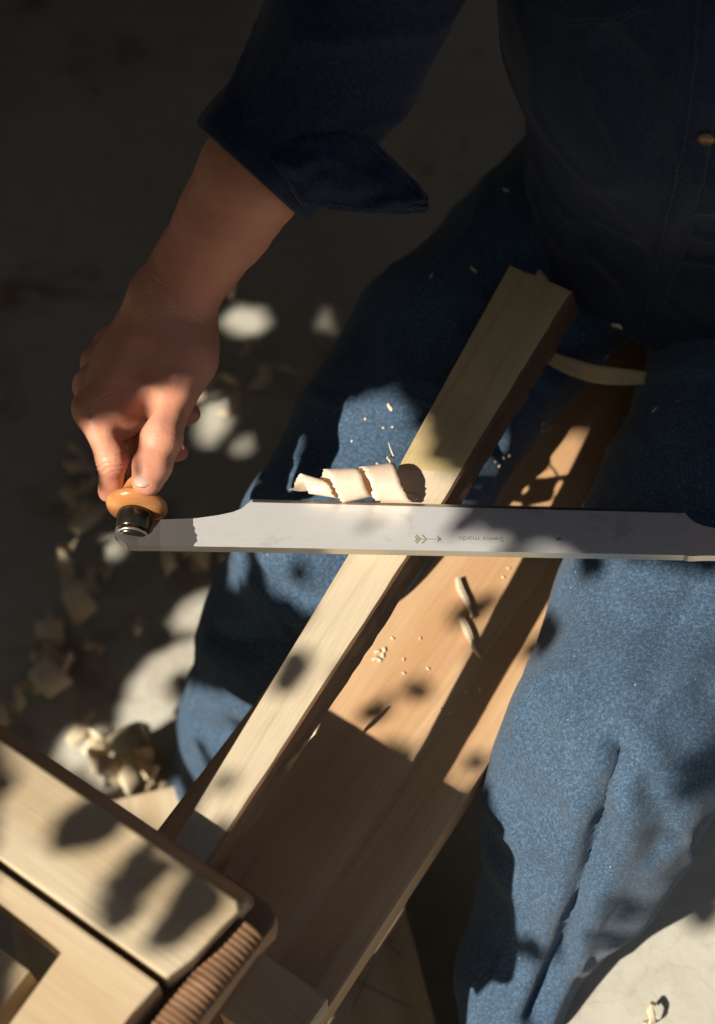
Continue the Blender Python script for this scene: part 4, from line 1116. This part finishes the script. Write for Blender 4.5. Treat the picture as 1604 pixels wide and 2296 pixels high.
# ------------------------------------------------------------------ the tree that throws the dappled shade
# where sunlight comes through the leaves, as outlines across the sun's direction (metres), and leaf clumps inside them
LIT = [[(-0.695,0.192),(-0.687,0.187),(-0.684,0.179),(-0.687,0.171),(-0.694,0.163),(-0.705,0.158),(-0.717,0.156),(-0.728,0.158),(-0.736,0.164),(-0.74,0.171),(-0.737,0.18),(-0.73,0.188),(-0.719,0.193),(-0.707,0.194)],
[(-0.63,0.262),(-0.62,0.255),(-0.614,0.247),(-0.615,0.238),(-0.622,0.231),(-0.633,0.227),(-0.647,0.227),(-0.661,0.23),(-0.672,0.237),(-0.677,0.246),(-0.677,0.254),(-0.67,0.261),(-0.658,0.266),(-0.644,0.266)],
[(-0.569,0.099),(-0.555,0.091),(-0.547,0.082),(-0.546,0.075),(-0.552,0.071),(-0.564,0.071),(-0.579,0.075),(-0.595,0.082),(-0.609,0.09),(-0.617,0.099),(-0.619,0.106),(-0.613,0.11),(-0.601,0.11),(-0.585,0.106)],
[(-0.519,0.105),(-0.513,0.103),(-0.51,0.099),(-0.509,0.096),(-0.511,0.094),(-0.516,0.092),(-0.522,0.093),(-0.529,0.095),(-0.535,0.097),(-0.538,0.101),(-0.539,0.104),(-0.536,0.107),(-0.532,0.108),(-0.525,0.107)],
[(-0.479,-0.042),(-0.468,-0.045),(-0.461,-0.048),(-0.457,-0.052),(-0.458,-0.055),(-0.464,-0.057),(-0.474,-0.058),(-0.485,-0.057),(-0.496,-0.054),(-0.504,-0.05),(-0.507,-0.047),(-0.506,-0.043),(-0.5,-0.041),(-0.49,-0.041)],
[(-0.336,0.002),(-0.326,-0),(-0.316,-0.006),(-0.31,-0.015),(-0.308,-0.025),(-0.311,-0.033),(-0.319,-0.04),(-0.329,-0.042),(-0.339,-0.04),(-0.349,-0.034),(-0.355,-0.025),(-0.357,-0.016),(-0.354,-0.007),(-0.347,-0)],
[(-0.304,-0.009),(-0.306,-0.037),(-0.311,-0.071),(-0.302,-0.091),(-0.283,-0.104),(-0.261,-0.118),(-0.244,-0.132),(-0.225,-0.108),(-0.22,-0.09),(-0.231,-0.075),(-0.228,-0.058),(-0.253,-0.032)],
[(-0.262,-0.179),(-0.28,-0.162),(-0.267,-0.142),(-0.245,-0.133),(-0.243,-0.15),(-0.231,-0.159),(-0.228,-0.177)],
[(-0.248,-0.156),(-0.24,-0.136),(-0.21,-0.132),(-0.173,-0.151),(-0.213,-0.163)],
[(-0.187,-0.118),(-0.165,-0.1),(-0.145,-0.11),(-0.157,-0.133)],
[(0.309,0.421),(0.3,0.402),(0.291,0.384),(0.282,0.366),(0.291,0.341),(0.3,0.317),(0.306,0.296),(0.312,0.276),(0.312,0.249),(0.329,0.23),(0.345,0.212),(0.365,0.202),(0.384,0.193),(0.397,0.206),(0.41,0.219),(0.423,0.233),(0.436,0.246),(0.449,0.259),(0.462,0.273),(0.474,0.286),(0.487,0.299),(0.5,0.313),(0.483,0.323),(0.465,0.333),(0.447,0.343),(0.428,0.353),(0.41,0.364),(0.39,0.375),(0.371,0.386),(0.35,0.397),(0.33,0.409)],
[(0.3,0.271),(0.29,0.25),(0.28,0.23),(0.27,0.209),(0.261,0.189),(0.245,0.151),(0.257,0.119),(0.283,0.085),(0.306,0.056),(0.297,0.041),(0.322,0.024),(0.347,0.008),(0.364,0.024),(0.381,0.04),(0.397,0.056),(0.414,0.072),(0.431,0.088),(0.448,0.104),(0.464,0.12),(0.481,0.136),(0.498,0.152),(0.477,0.165),(0.457,0.177),(0.436,0.19),(0.414,0.203),(0.392,0.216),(0.37,0.229),(0.347,0.243),(0.323,0.257)],
[(0.081,0.297),(0.078,0.304),(0.072,0.319),(0.076,0.327),(0.095,0.333),(0.115,0.339),(0.134,0.345),(0.153,0.35),(0.172,0.356),(0.19,0.361),(0.209,0.367),(0.227,0.372),(0.242,0.366),(0.245,0.353),(0.248,0.34),(0.251,0.327),(0.261,0.313),(0.254,0.304),(0.247,0.294),(0.239,0.284),(0.232,0.275),(0.224,0.265),(0.217,0.255),(0.201,0.26),(0.185,0.265),(0.169,0.27),(0.152,0.275),(0.135,0.281),(0.117,0.286),(0.1,0.292)],
[(-0.126,-0.076),(-0.117,-0.056),(-0.108,-0.037),(-0.099,-0.017),(-0.09,0.003),(-0.076,-0.017),(-0.063,-0.036),(-0.05,-0.056),(-0.087,-0.066)],
[(0.134,0.057),(0.162,0.051),(0.188,0.045),(0.215,0.039),(0.24,0.033),(0.266,0.028),(0.249,0.01),(0.232,-0.007),(0.215,-0.024),(0.198,-0.042),(0.187,-0.021),(0.176,-0.001),(0.162,0.018),(0.148,0.037)],
[(0.014,0.476),(0.026,0.489),(0.039,0.501),(0.051,0.514),(0.062,0.5),(0.073,0.486),(0.084,0.473),(0.095,0.46),(0.105,0.447),(0.115,0.434),(0.125,0.422),(0.135,0.41),(0.144,0.398),(0.154,0.386),(0.163,0.375),(0.172,0.363),(0.181,0.352),(0.19,0.342),(0.169,0.332),(0.148,0.322),(0.139,0.332),(0.13,0.343),(0.12,0.354),(0.111,0.365),(0.101,0.376),(0.09,0.388),(0.08,0.4),(0.07,0.412),(0.059,0.424),(0.048,0.437),(0.037,0.45),(0.026,0.463)],
[(-0.033,0.533),(-0.017,0.542),(-0.002,0.545),(0.015,0.55),(0.036,0.538),(0.022,0.524),(0.008,0.509),(-0.006,0.495),(-0.019,0.514)],
[(-0.066,0.381),(-0.104,0.394),(-0.092,0.407),(-0.081,0.421),(-0.07,0.434),(-0.058,0.456),(-0.047,0.467),(-0.036,0.479),(-0.025,0.491),(-0.014,0.502),(-0.003,0.514),(0.008,0.525),(0.02,0.537),(0.038,0.542),(0.056,0.545),(0.074,0.548),(0.093,0.555),(0.1,0.566),(0.109,0.573),(0.121,0.575),(0.131,0.573),(0.119,0.561),(0.107,0.549),(0.095,0.537),(0.083,0.525),(0.071,0.513),(0.059,0.501),(0.046,0.489),(0.034,0.478),(0.022,0.466),(0.01,0.454),(-0.003,0.442),(-0.016,0.43),(-0.028,0.418),(-0.041,0.406),(-0.054,0.393)],
[(-0.056,0.486),(-0.051,0.496),(-0.039,0.519),(-0.02,0.541),(0.02,0.527),(0.008,0.514),(-0.005,0.501),(-0.017,0.488),(-0.03,0.475)],
[(-0.148,0.469),(-0.14,0.491),(-0.105,0.48),(-0.079,0.468),(-0.055,0.455),(-0.072,0.433),(-0.093,0.441),(-0.115,0.45)],
[(-0.167,0.426),(-0.142,0.447),(-0.118,0.44),(-0.094,0.433),(-0.071,0.427),(-0.09,0.407),(-0.115,0.414),(-0.14,0.421)],
[(-0.122,0.403),(-0.106,0.419),(-0.09,0.435),(-0.063,0.425),(-0.036,0.415),(-0.05,0.401),(-0.064,0.386),(-0.093,0.394)],
[(-0.135,0.479),(-0.133,0.506),(-0.119,0.525),(-0.096,0.534),(-0.07,0.508),(-0.059,0.487),(-0.043,0.464),(-0.055,0.452),(-0.074,0.432),(-0.097,0.446),(-0.126,0.463)],
[(-0.061,0.534),(-0.056,0.544),(-0.059,0.53),(-0.041,0.537),(-0.042,0.512),(-0.029,0.496),(-0.03,0.493),(-0.041,0.512)],
[(-0.081,0.507),(-0.067,0.528),(-0.053,0.55),(-0.037,0.556),(0.009,0.532),(-0.005,0.516),(-0.019,0.5),(-0.032,0.484),(-0.056,0.495)],
[(-0.089,0.37),(-0.074,0.358),(-0.061,0.352),(-0.043,0.352),(-0.027,0.356),(-0.013,0.365),(-0.016,0.404),(-0.028,0.433),(-0.043,0.418),(-0.062,0.398)],
[(-0.126,0.332),(-0.093,0.366),(-0.088,0.343),(-0.081,0.33),(-0.093,0.307),(-0.116,0.285)],
[(-0.029,0.285),(-0.027,0.281),(-0.028,0.277),(-0.029,0.272),(-0.032,0.269),(-0.035,0.268),(-0.039,0.268),(-0.042,0.27),(-0.044,0.273),(-0.045,0.276),(-0.043,0.28),(-0.04,0.284),(-0.036,0.286),(-0.032,0.286)],
[(-0.126,0.12),(-0.064,0.195),(-0.038,0.214),(-0.024,0.211),(-0.031,0.135),(-0.042,0.082),(-0.06,0.014),(0.06,0.222),(0.04,0.233),(0.021,0.243),(-0.118,0.079)],
[(-0.149,0.078),(-0.124,0.097),(-0.098,0.116),(-0.072,0.101),(-0.052,0.073),(-0.035,0.043),(-0.053,0.025),(-0.076,0.038),(-0.1,0.051),(-0.124,0.065)],
[(-0.112,0.131),(-0.086,0.15),(-0.06,0.169),(-0.039,0.152),(-0.02,0.126),(-0.005,0.098),(-0.021,0.081),(-0.043,0.093),(-0.066,0.105),(-0.089,0.118)],
[(-0.175,0.351),(-0.19,0.376),(-0.179,0.381),(-0.122,0.395),(-0.098,0.402),(-0.152,0.342)],
[(-0.047,0.402),(-0.033,0.416),(-0.019,0.431),(-0.004,0.446),(0.01,0.461),(0.024,0.476),(0.038,0.491),(0.052,0.506),(0.068,0.491),(0.085,0.476),(0.1,0.461),(0.116,0.447),(0.131,0.433),(0.146,0.42),(0.16,0.406),(0.175,0.393),(0.189,0.38),(0.182,0.36),(0.162,0.351),(0.141,0.343),(0.121,0.334),(0.1,0.326),(0.079,0.317),(0.057,0.308),(0.021,0.326),(0.008,0.341),(-0.006,0.356),(-0.019,0.371),(-0.033,0.386)],
[(0.047,0.495),(0.1,0.541),(0.122,0.564),(0.14,0.583),(0.156,0.599),(0.169,0.612),(0.182,0.624),(0.192,0.633),(0.201,0.641),(0.219,0.628),(0.235,0.615),(0.252,0.6),(0.266,0.583),(0.278,0.56),(0.287,0.531),(0.306,0.52),(0.324,0.509),(0.341,0.499),(0.333,0.478),(0.324,0.459),(0.327,0.435),(0.329,0.411),(0.325,0.389),(0.322,0.366),(0.307,0.338),(0.305,0.31),(0.283,0.285),(0.27,0.257),(0.242,0.259),(0.242,0.338),(0.225,0.349),(0.206,0.36),(0.188,0.371),(0.169,0.382),(0.155,0.395),(0.14,0.408),(0.125,0.422),(0.11,0.436),(0.095,0.45),(0.079,0.465),(0.063,0.48)],
[(0.315,0.21),(0.327,0.23),(0.354,0.213),(0.33,0.188)]]
DARK = [[(-0.244,-0.055),(-0.238,-0.058),(-0.235,-0.063),(-0.235,-0.068),(-0.239,-0.072),(-0.246,-0.074),(-0.254,-0.075),(-0.262,-0.073),(-0.269,-0.07),(-0.272,-0.065),(-0.272,-0.06),(-0.268,-0.056),(-0.261,-0.053),(-0.253,-0.053)],
[(0.345,0.339),(0.349,0.335),(0.352,0.33),(0.351,0.325),(0.347,0.322),(0.342,0.32),(0.335,0.32),(0.329,0.322),(0.324,0.326),(0.322,0.331),(0.323,0.336),(0.326,0.339),(0.332,0.341),(0.338,0.341)],
[(0.111,0.33),(0.122,0.318),(0.131,0.317),(0.137,0.322),(0.141,0.33),(0.136,0.338),(0.132,0.346),(0.117,0.342)],
[(0.156,0.339),(0.168,0.33),(0.18,0.316),(0.192,0.319),(0.195,0.327),(0.186,0.332),(0.177,0.344),(0.179,0.353),(0.164,0.348)],
[(0.19,0.358),(0.21,0.364),(0.213,0.35),(0.22,0.347),(0.218,0.335),(0.218,0.326),(0.206,0.329),(0.207,0.342),(0.202,0.351)],
[(0.21,0.009),(0.213,0.007),(0.214,0.004),(0.213,0),(0.21,-0.003),(0.206,-0.004),(0.202,-0.005),(0.197,-0.004),(0.195,-0.002),(0.194,0.001),(0.195,0.004),(0.197,0.007),(0.201,0.009),(0.206,0.01)],
[(0.071,0.429),(0.07,0.423),(0.087,0.406),(0.095,0.408),(0.091,0.416)],
[(0.158,0.34),(0.157,0.344),(0.161,0.347),(0.168,0.347),(0.173,0.343),(0.173,0.338)],
[(0.129,0.364),(0.131,0.363),(0.131,0.362),(0.131,0.361),(0.131,0.36),(0.129,0.36),(0.128,0.36),(0.126,0.36),(0.125,0.361),(0.124,0.362),(0.124,0.363),(0.125,0.364),(0.126,0.364),(0.128,0.364)],
[(0.062,0.545),(0.064,0.543),(0.065,0.541),(0.065,0.538),(0.063,0.537),(0.06,0.535),(0.057,0.535),(0.054,0.536),(0.051,0.538),(0.05,0.54),(0.05,0.543),(0.052,0.544),(0.055,0.545),(0.058,0.546)],
[(0.015,0.503),(0.017,0.502),(0.018,0.501),(0.018,0.5),(0.017,0.499),(0.016,0.499),(0.014,0.499),(0.012,0.499),(0.011,0.5),(0.01,0.501),(0.009,0.502),(0.01,0.503),(0.012,0.504),(0.014,0.503)],
[(-0.034,0.392),(-0.033,0.39),(-0.033,0.386),(-0.034,0.383),(-0.036,0.381),(-0.038,0.38),(-0.041,0.381),(-0.043,0.383),(-0.044,0.386),(-0.044,0.389),(-0.044,0.392),(-0.042,0.394),(-0.039,0.395),(-0.037,0.394)],
[(0.046,0.423),(0.049,0.422),(0.051,0.42),(0.052,0.418),(0.052,0.415),(0.05,0.413),(0.048,0.412),(0.046,0.412),(0.043,0.412),(0.041,0.414),(0.04,0.416),(0.04,0.419),(0.041,0.421),(0.043,0.422)],
[(0.051,0.438),(0.052,0.436),(0.053,0.435),(0.052,0.433),(0.051,0.431),(0.049,0.43),(0.046,0.43),(0.044,0.431),(0.042,0.432),(0.042,0.433),(0.042,0.435),(0.044,0.437),(0.046,0.438),(0.049,0.438)],
[(0.088,0.372),(0.09,0.37),(0.091,0.368),(0.09,0.366),(0.088,0.364),(0.085,0.362),(0.082,0.362),(0.079,0.363),(0.077,0.364),(0.076,0.367),(0.076,0.369),(0.078,0.371),(0.081,0.373),(0.085,0.373)],
[(0.083,0.348),(0.085,0.347),(0.087,0.345),(0.087,0.342),(0.086,0.339),(0.084,0.337),(0.082,0.335),(0.079,0.335),(0.076,0.336),(0.075,0.338),(0.074,0.341),(0.075,0.344),(0.077,0.346),(0.08,0.348)],
[(0.113,0.442),(0.116,0.44),(0.118,0.437),(0.118,0.434),(0.116,0.433),(0.113,0.432),(0.109,0.432),(0.104,0.434),(0.101,0.436),(0.099,0.439),(0.099,0.441),(0.101,0.443),(0.104,0.444),(0.108,0.444)],
[(0.171,0.376),(0.173,0.374),(0.174,0.372),(0.173,0.369),(0.17,0.367),(0.167,0.365),(0.164,0.364),(0.161,0.365),(0.159,0.367),(0.158,0.369),(0.159,0.372),(0.161,0.374),(0.165,0.376),(0.168,0.376)],
[(0.117,0.559),(0.12,0.557),(0.121,0.553),(0.12,0.549),(0.116,0.545),(0.11,0.541),(0.104,0.539),(0.1,0.54),(0.097,0.543),(0.096,0.547),(0.097,0.551),(0.101,0.555),(0.107,0.558),(0.112,0.56)],
[(0.18,0.625),(0.182,0.622),(0.181,0.618),(0.178,0.613),(0.173,0.607),(0.167,0.604),(0.162,0.602),(0.158,0.603),(0.156,0.606),(0.157,0.611),(0.16,0.616),(0.165,0.621),(0.171,0.624),(0.176,0.626)],
[(0.138,0.496),(0.142,0.492),(0.143,0.487),(0.141,0.481),(0.134,0.474),(0.126,0.469),(0.106,0.45),(0.101,0.454),(0.097,0.458),(0.111,0.484),(0.114,0.489),(0.119,0.494),(0.126,0.497),(0.132,0.497)],
[(0.289,0.542),(0.289,0.54),(0.287,0.526),(0.292,0.511),(0.304,0.503),(0.315,0.494),(0.327,0.488),(0.302,0.503)],
[(0.309,0.457),(0.309,0.454),(0.308,0.451),(0.307,0.452),(0.306,0.454),(0.304,0.457),(0.302,0.46),(0.301,0.462),(0.3,0.465),(0.301,0.467),(0.302,0.468),(0.304,0.466),(0.306,0.463),(0.307,0.46)],
[(0.329,0.378),(0.33,0.371),(0.331,0.366),(0.329,0.362),(0.327,0.361),(0.324,0.362),(0.323,0.37),(0.321,0.377),(0.319,0.382),(0.319,0.387),(0.32,0.39),(0.322,0.389),(0.324,0.387),(0.327,0.384)]]
SU = SUNV.cross(Vector((0, 0, 1))).normalized(); SV = SU.cross(SUNV).normalized()
def inside(poly, X, Y):
    r = np.zeros(X.shape, bool); n = len(poly)
    for i in range(n):
        (x0, y0), (x1, y1) = poly[i], poly[(i+1) % n]
        if y0 == y1: continue
        c = ((y0 > Y) != (y1 > Y)) & (X < (x1-x0)*(Y-y0)/(y1-y0) + x0); r ^= c
    return r
G0, G1, GH0, GH1, GS_ = -1.85, 0.75, -0.60, 1.20, 0.004
gx = np.arange(G0, G1, GS_); gy = np.arange(GH0, GH1, GS_)
GX, GY = np.meshgrid(gx, gy, indexing='ij')
gap = np.zeros(GX.shape, bool)
for p in LIT: gap |= inside(p, GX, GY)
dark = np.zeros(GX.shape, bool)
for p in DARK: dark |= inside(p, GX, GY)
def near(mask, k):
    c = np.cumsum(np.cumsum(np.pad(mask.astype(np.int32), ((k+1, k), (k+1, k))), 0), 1)
    return (c[2*k+1:, 2*k+1:] - c[:-2*k-1, 2*k+1:] - c[2*k+1:, :-2*k-1] + c[:-2*k-1, :-2*k-1]) > 0
gap &= ~near(dark, 1)
def gat(a, arr):
    i = np.clip(((a[..., 0]-G0)/GS_).astype(int), 0, gap.shape[0]-1); k = np.clip(((a[..., 1]-GH0)/GS_).astype(int), 0, gap.shape[1]-1)
    return arr[i, k]
cov = np.zeros(gap.shape, np.int16)
LEAFV, LEAFF = [], []
OUT = [(0.0, 0.0), (0.12, 0.30), (0.32, 0.48), (0.55, 0.50), (0.78, 0.34), (1.0, 0.0), (0.78, -0.34), (0.55, -0.50), (0.32, -0.48), (0.12, -0.30)]
SAMP = np.array([(t, q*wd) for t, wd in ((.08, .2), (.2, .38), (.35, .48), (.5, .5), (.65, .44), (.8, .32), (.92, .15)) for q in (-.9, -.45, 0, .45, .9)])
rng = np.random.RandomState(11); nU, nV, nS = (np.array(v) for v in (SU, SV, SUNV))
def leaves(cu, cv, ln, depth, tilt, force=False, check=True):
    """try leaves centred at cu, cv of length ln; keep those that stay out of the sunny gaps"""
    n = len(cu); a = rng.uniform(0, 2*math.pi, n); ti = rng.normal(0, tilt, (n, 2)).clip(-.9, .9); asp = rng.uniform(.50, .68, n)
    d = np.stack([np.cos(a), np.sin(a)], 1); e = np.stack([-d[:, 1], d[:, 0]], 1)
    L = (ln*rng.uniform(.8, 1.15, n)); c = np.stack([cu, cv], 1)
    cx, ce = np.cos(ti[:, 0]), np.cos(ti[:, 1])
    def proj(P): return c[:, None] + d[:, None]*((P[None, :, 0]-.5)*(L*cx)[:, None])[..., None] + e[:, None]*(P[None, :, 1]*(L*asp*2*ce)[:, None])[..., None]*0.62
    pts = proj(SAMP); bad = gat(pts, gap).mean(1) if check else np.zeros(n)
    ok = bad <= (0.30 if ln < .020 else 0.10 if force else 0.02)
    for k in np.nonzero(ok)[0]:
        if check:
            q = pts[k]; i = ((q[:, 0]-G0)/GS_).astype(int); j2 = ((q[:, 1]-GH0)/GS_).astype(int)
            m = (i >= 0) & (j2 >= 0) & (i < gap.shape[0]) & (j2 < gap.shape[1]); cov[i[m], j2[m]] += 1
        o = nU*c[k, 0] + nV*c[k, 1] - nS*depth[k]
        D = nU*d[k, 0] + nV*d[k, 1]; E = nU*e[k, 0] + nV*e[k, 1]
        D = D*math.cos(ti[k, 0]) + nS*math.sin(ti[k, 0]); E = E*math.cos(ti[k, 1]) + nS*math.sin(ti[k, 1])
        b0 = len(LEAFV)
        for t, wd in OUT: LEAFV.append(o + D*((t-.5)*L[k]) + E*(wd*L[k]*asp[k]*1.24) + nS*(0.10*L[k]*(t-.5)**2*4 - 0.08*L[k]*abs(wd)))
        LEAFF.append((b0, b0+1, b0+2, b0+3, b0+4, b0+5)); LEAFF.append((b0, b0+5, b0+6, b0+7, b0+8, b0+9))
def rnd(n): return rng.uniform(G0, G1, n), rng.uniform(GH0, GH1, n)
DEP = (1.95, 2.45)
dp = lambda n: rng.uniform(*DEP, n)
for ln, n in ((.105, 4200), (.07, 3200), (.045, 3200)): leaves(*rnd(n), ln, dp(n), .45)
edge = near(gap, 14)
for ln in (.06, .048, .040, .034, .028, .024, .021, .019, .018, .017, .016, .015, .014):
    for zone in (edge, ~edge):
        todo = np.argwhere((cov < 1) & ~gap & zone)
        if len(todo) == 0: continue
        pick = todo[rng.choice(len(todo), min(len(todo), 2400), replace=False)]
        leaves(gx[pick[:, 0]] + .002, gy[pick[:, 1]] + .002, ln, dp(len(pick)), .3, force=ln < .03)
# the rest of the crown, overhead and around, keeping the same gaps free
def crown(n, lo, hi, ln):
    P = rng.uniform(lo, hi, (n, 3)); u = P @ nU; v = P @ nV; d = -(P @ nS)
    leaves(u, v, ln, d, .6, check=True)
crown(5200, (-3.8, -2.2, 2.3), (0.1, 1.4, 3.4), .13)
tree = empty('tree', (-3.3, 1.0, 0))
tag(tree, 'leafy tree outside the picture, whose crown dapples the bench with shade', 'tree')
LV = np.array(LEAFV); LF = np.array(LEAFF)
crn = tag(link('crown', np_mesh('crown', LV, LF), LEAF, tree), kind='stuff')
trunk = tube('trunk', [(-3.3, 1.0, -0.05), (-3.27, 0.97, 0.7), (-3.2, 0.93, 1.5), (-3.05, 0.85, 2.3), (-2.8, 0.7, 3.2)], [.17, .13, .115, .10, .06], BARK, tree, 14)
for q in ([(-3.24, 0.95, 1.1), (-2.7, 0.5, 1.4), (-2.1, 0.05, 1.5), (-1.65, -0.25, 1.52)], [(-3.1, 0.88, 2.0), (-2.5, 0.5, 2.7), (-1.6, 0.1, 3.0), (-0.4, 0.4, 3.2)],
          [(-3.0, 0.82, 2.4), (-2.9, -0.2, 2.9), (-2.9, -1.4, 3.1)]):
    tube('limb', q, [.055, .04, .028, .018][:len(q)], BARK, tree, 10)
# unseen hedges, added to block sky light from the left and behind the camera
def added_hedge(lo, hi, n, label):
    global LEAFV, LEAFF
    LEAFV, LEAFF = [], []
    P = rng.uniform(lo, hi, (n, 3)); P[:, 2] = np.where(P[:, 2] < .12, .12, P[:, 2])
    leaves(P @ nU, P @ nV, .20, -(P @ nS), .8, check=False)
    c = [(lo[0]+hi[0])/2, (lo[1]+hi[1])/2]
    h_ = empty('added_hedge', (c[0], c[1], 0)); tag(h_, label, 'added_hedge', 'hedges added against sky light')
    link('foliage', np_mesh('foliage', np.array(LEAFV), np.array(LEAFF)), LEAF, h_)
    L_ = (hi[0]-lo[0], hi[1]-lo[1]); k = 0 if L_[0] > L_[1] else 1
    for i in range(9):
        t = (i+.5)/9; b_ = [c[0], c[1]]; b_[k] = lo[k] + L_[k]*t
        tube('stem', [(b_[0], b_[1], -.02), (b_[0]+.02, b_[1], .8), (b_[0]-.01, b_[1]+.02, hi[2]-.4)], [.03, .022, .012], BARK, h_, 8)
added_hedge((-5.2, -5.0, 0.0), (-4.3, 4.4, 2.6), 5600, 'leaf screen added outside the picture on the left, blocking sky light')
added_hedge((-4.3, -4.6, 0.0), (5.0, -3.7, 2.6), 5600, 'leaf screen added outside the picture behind the camera, blocking sky light')
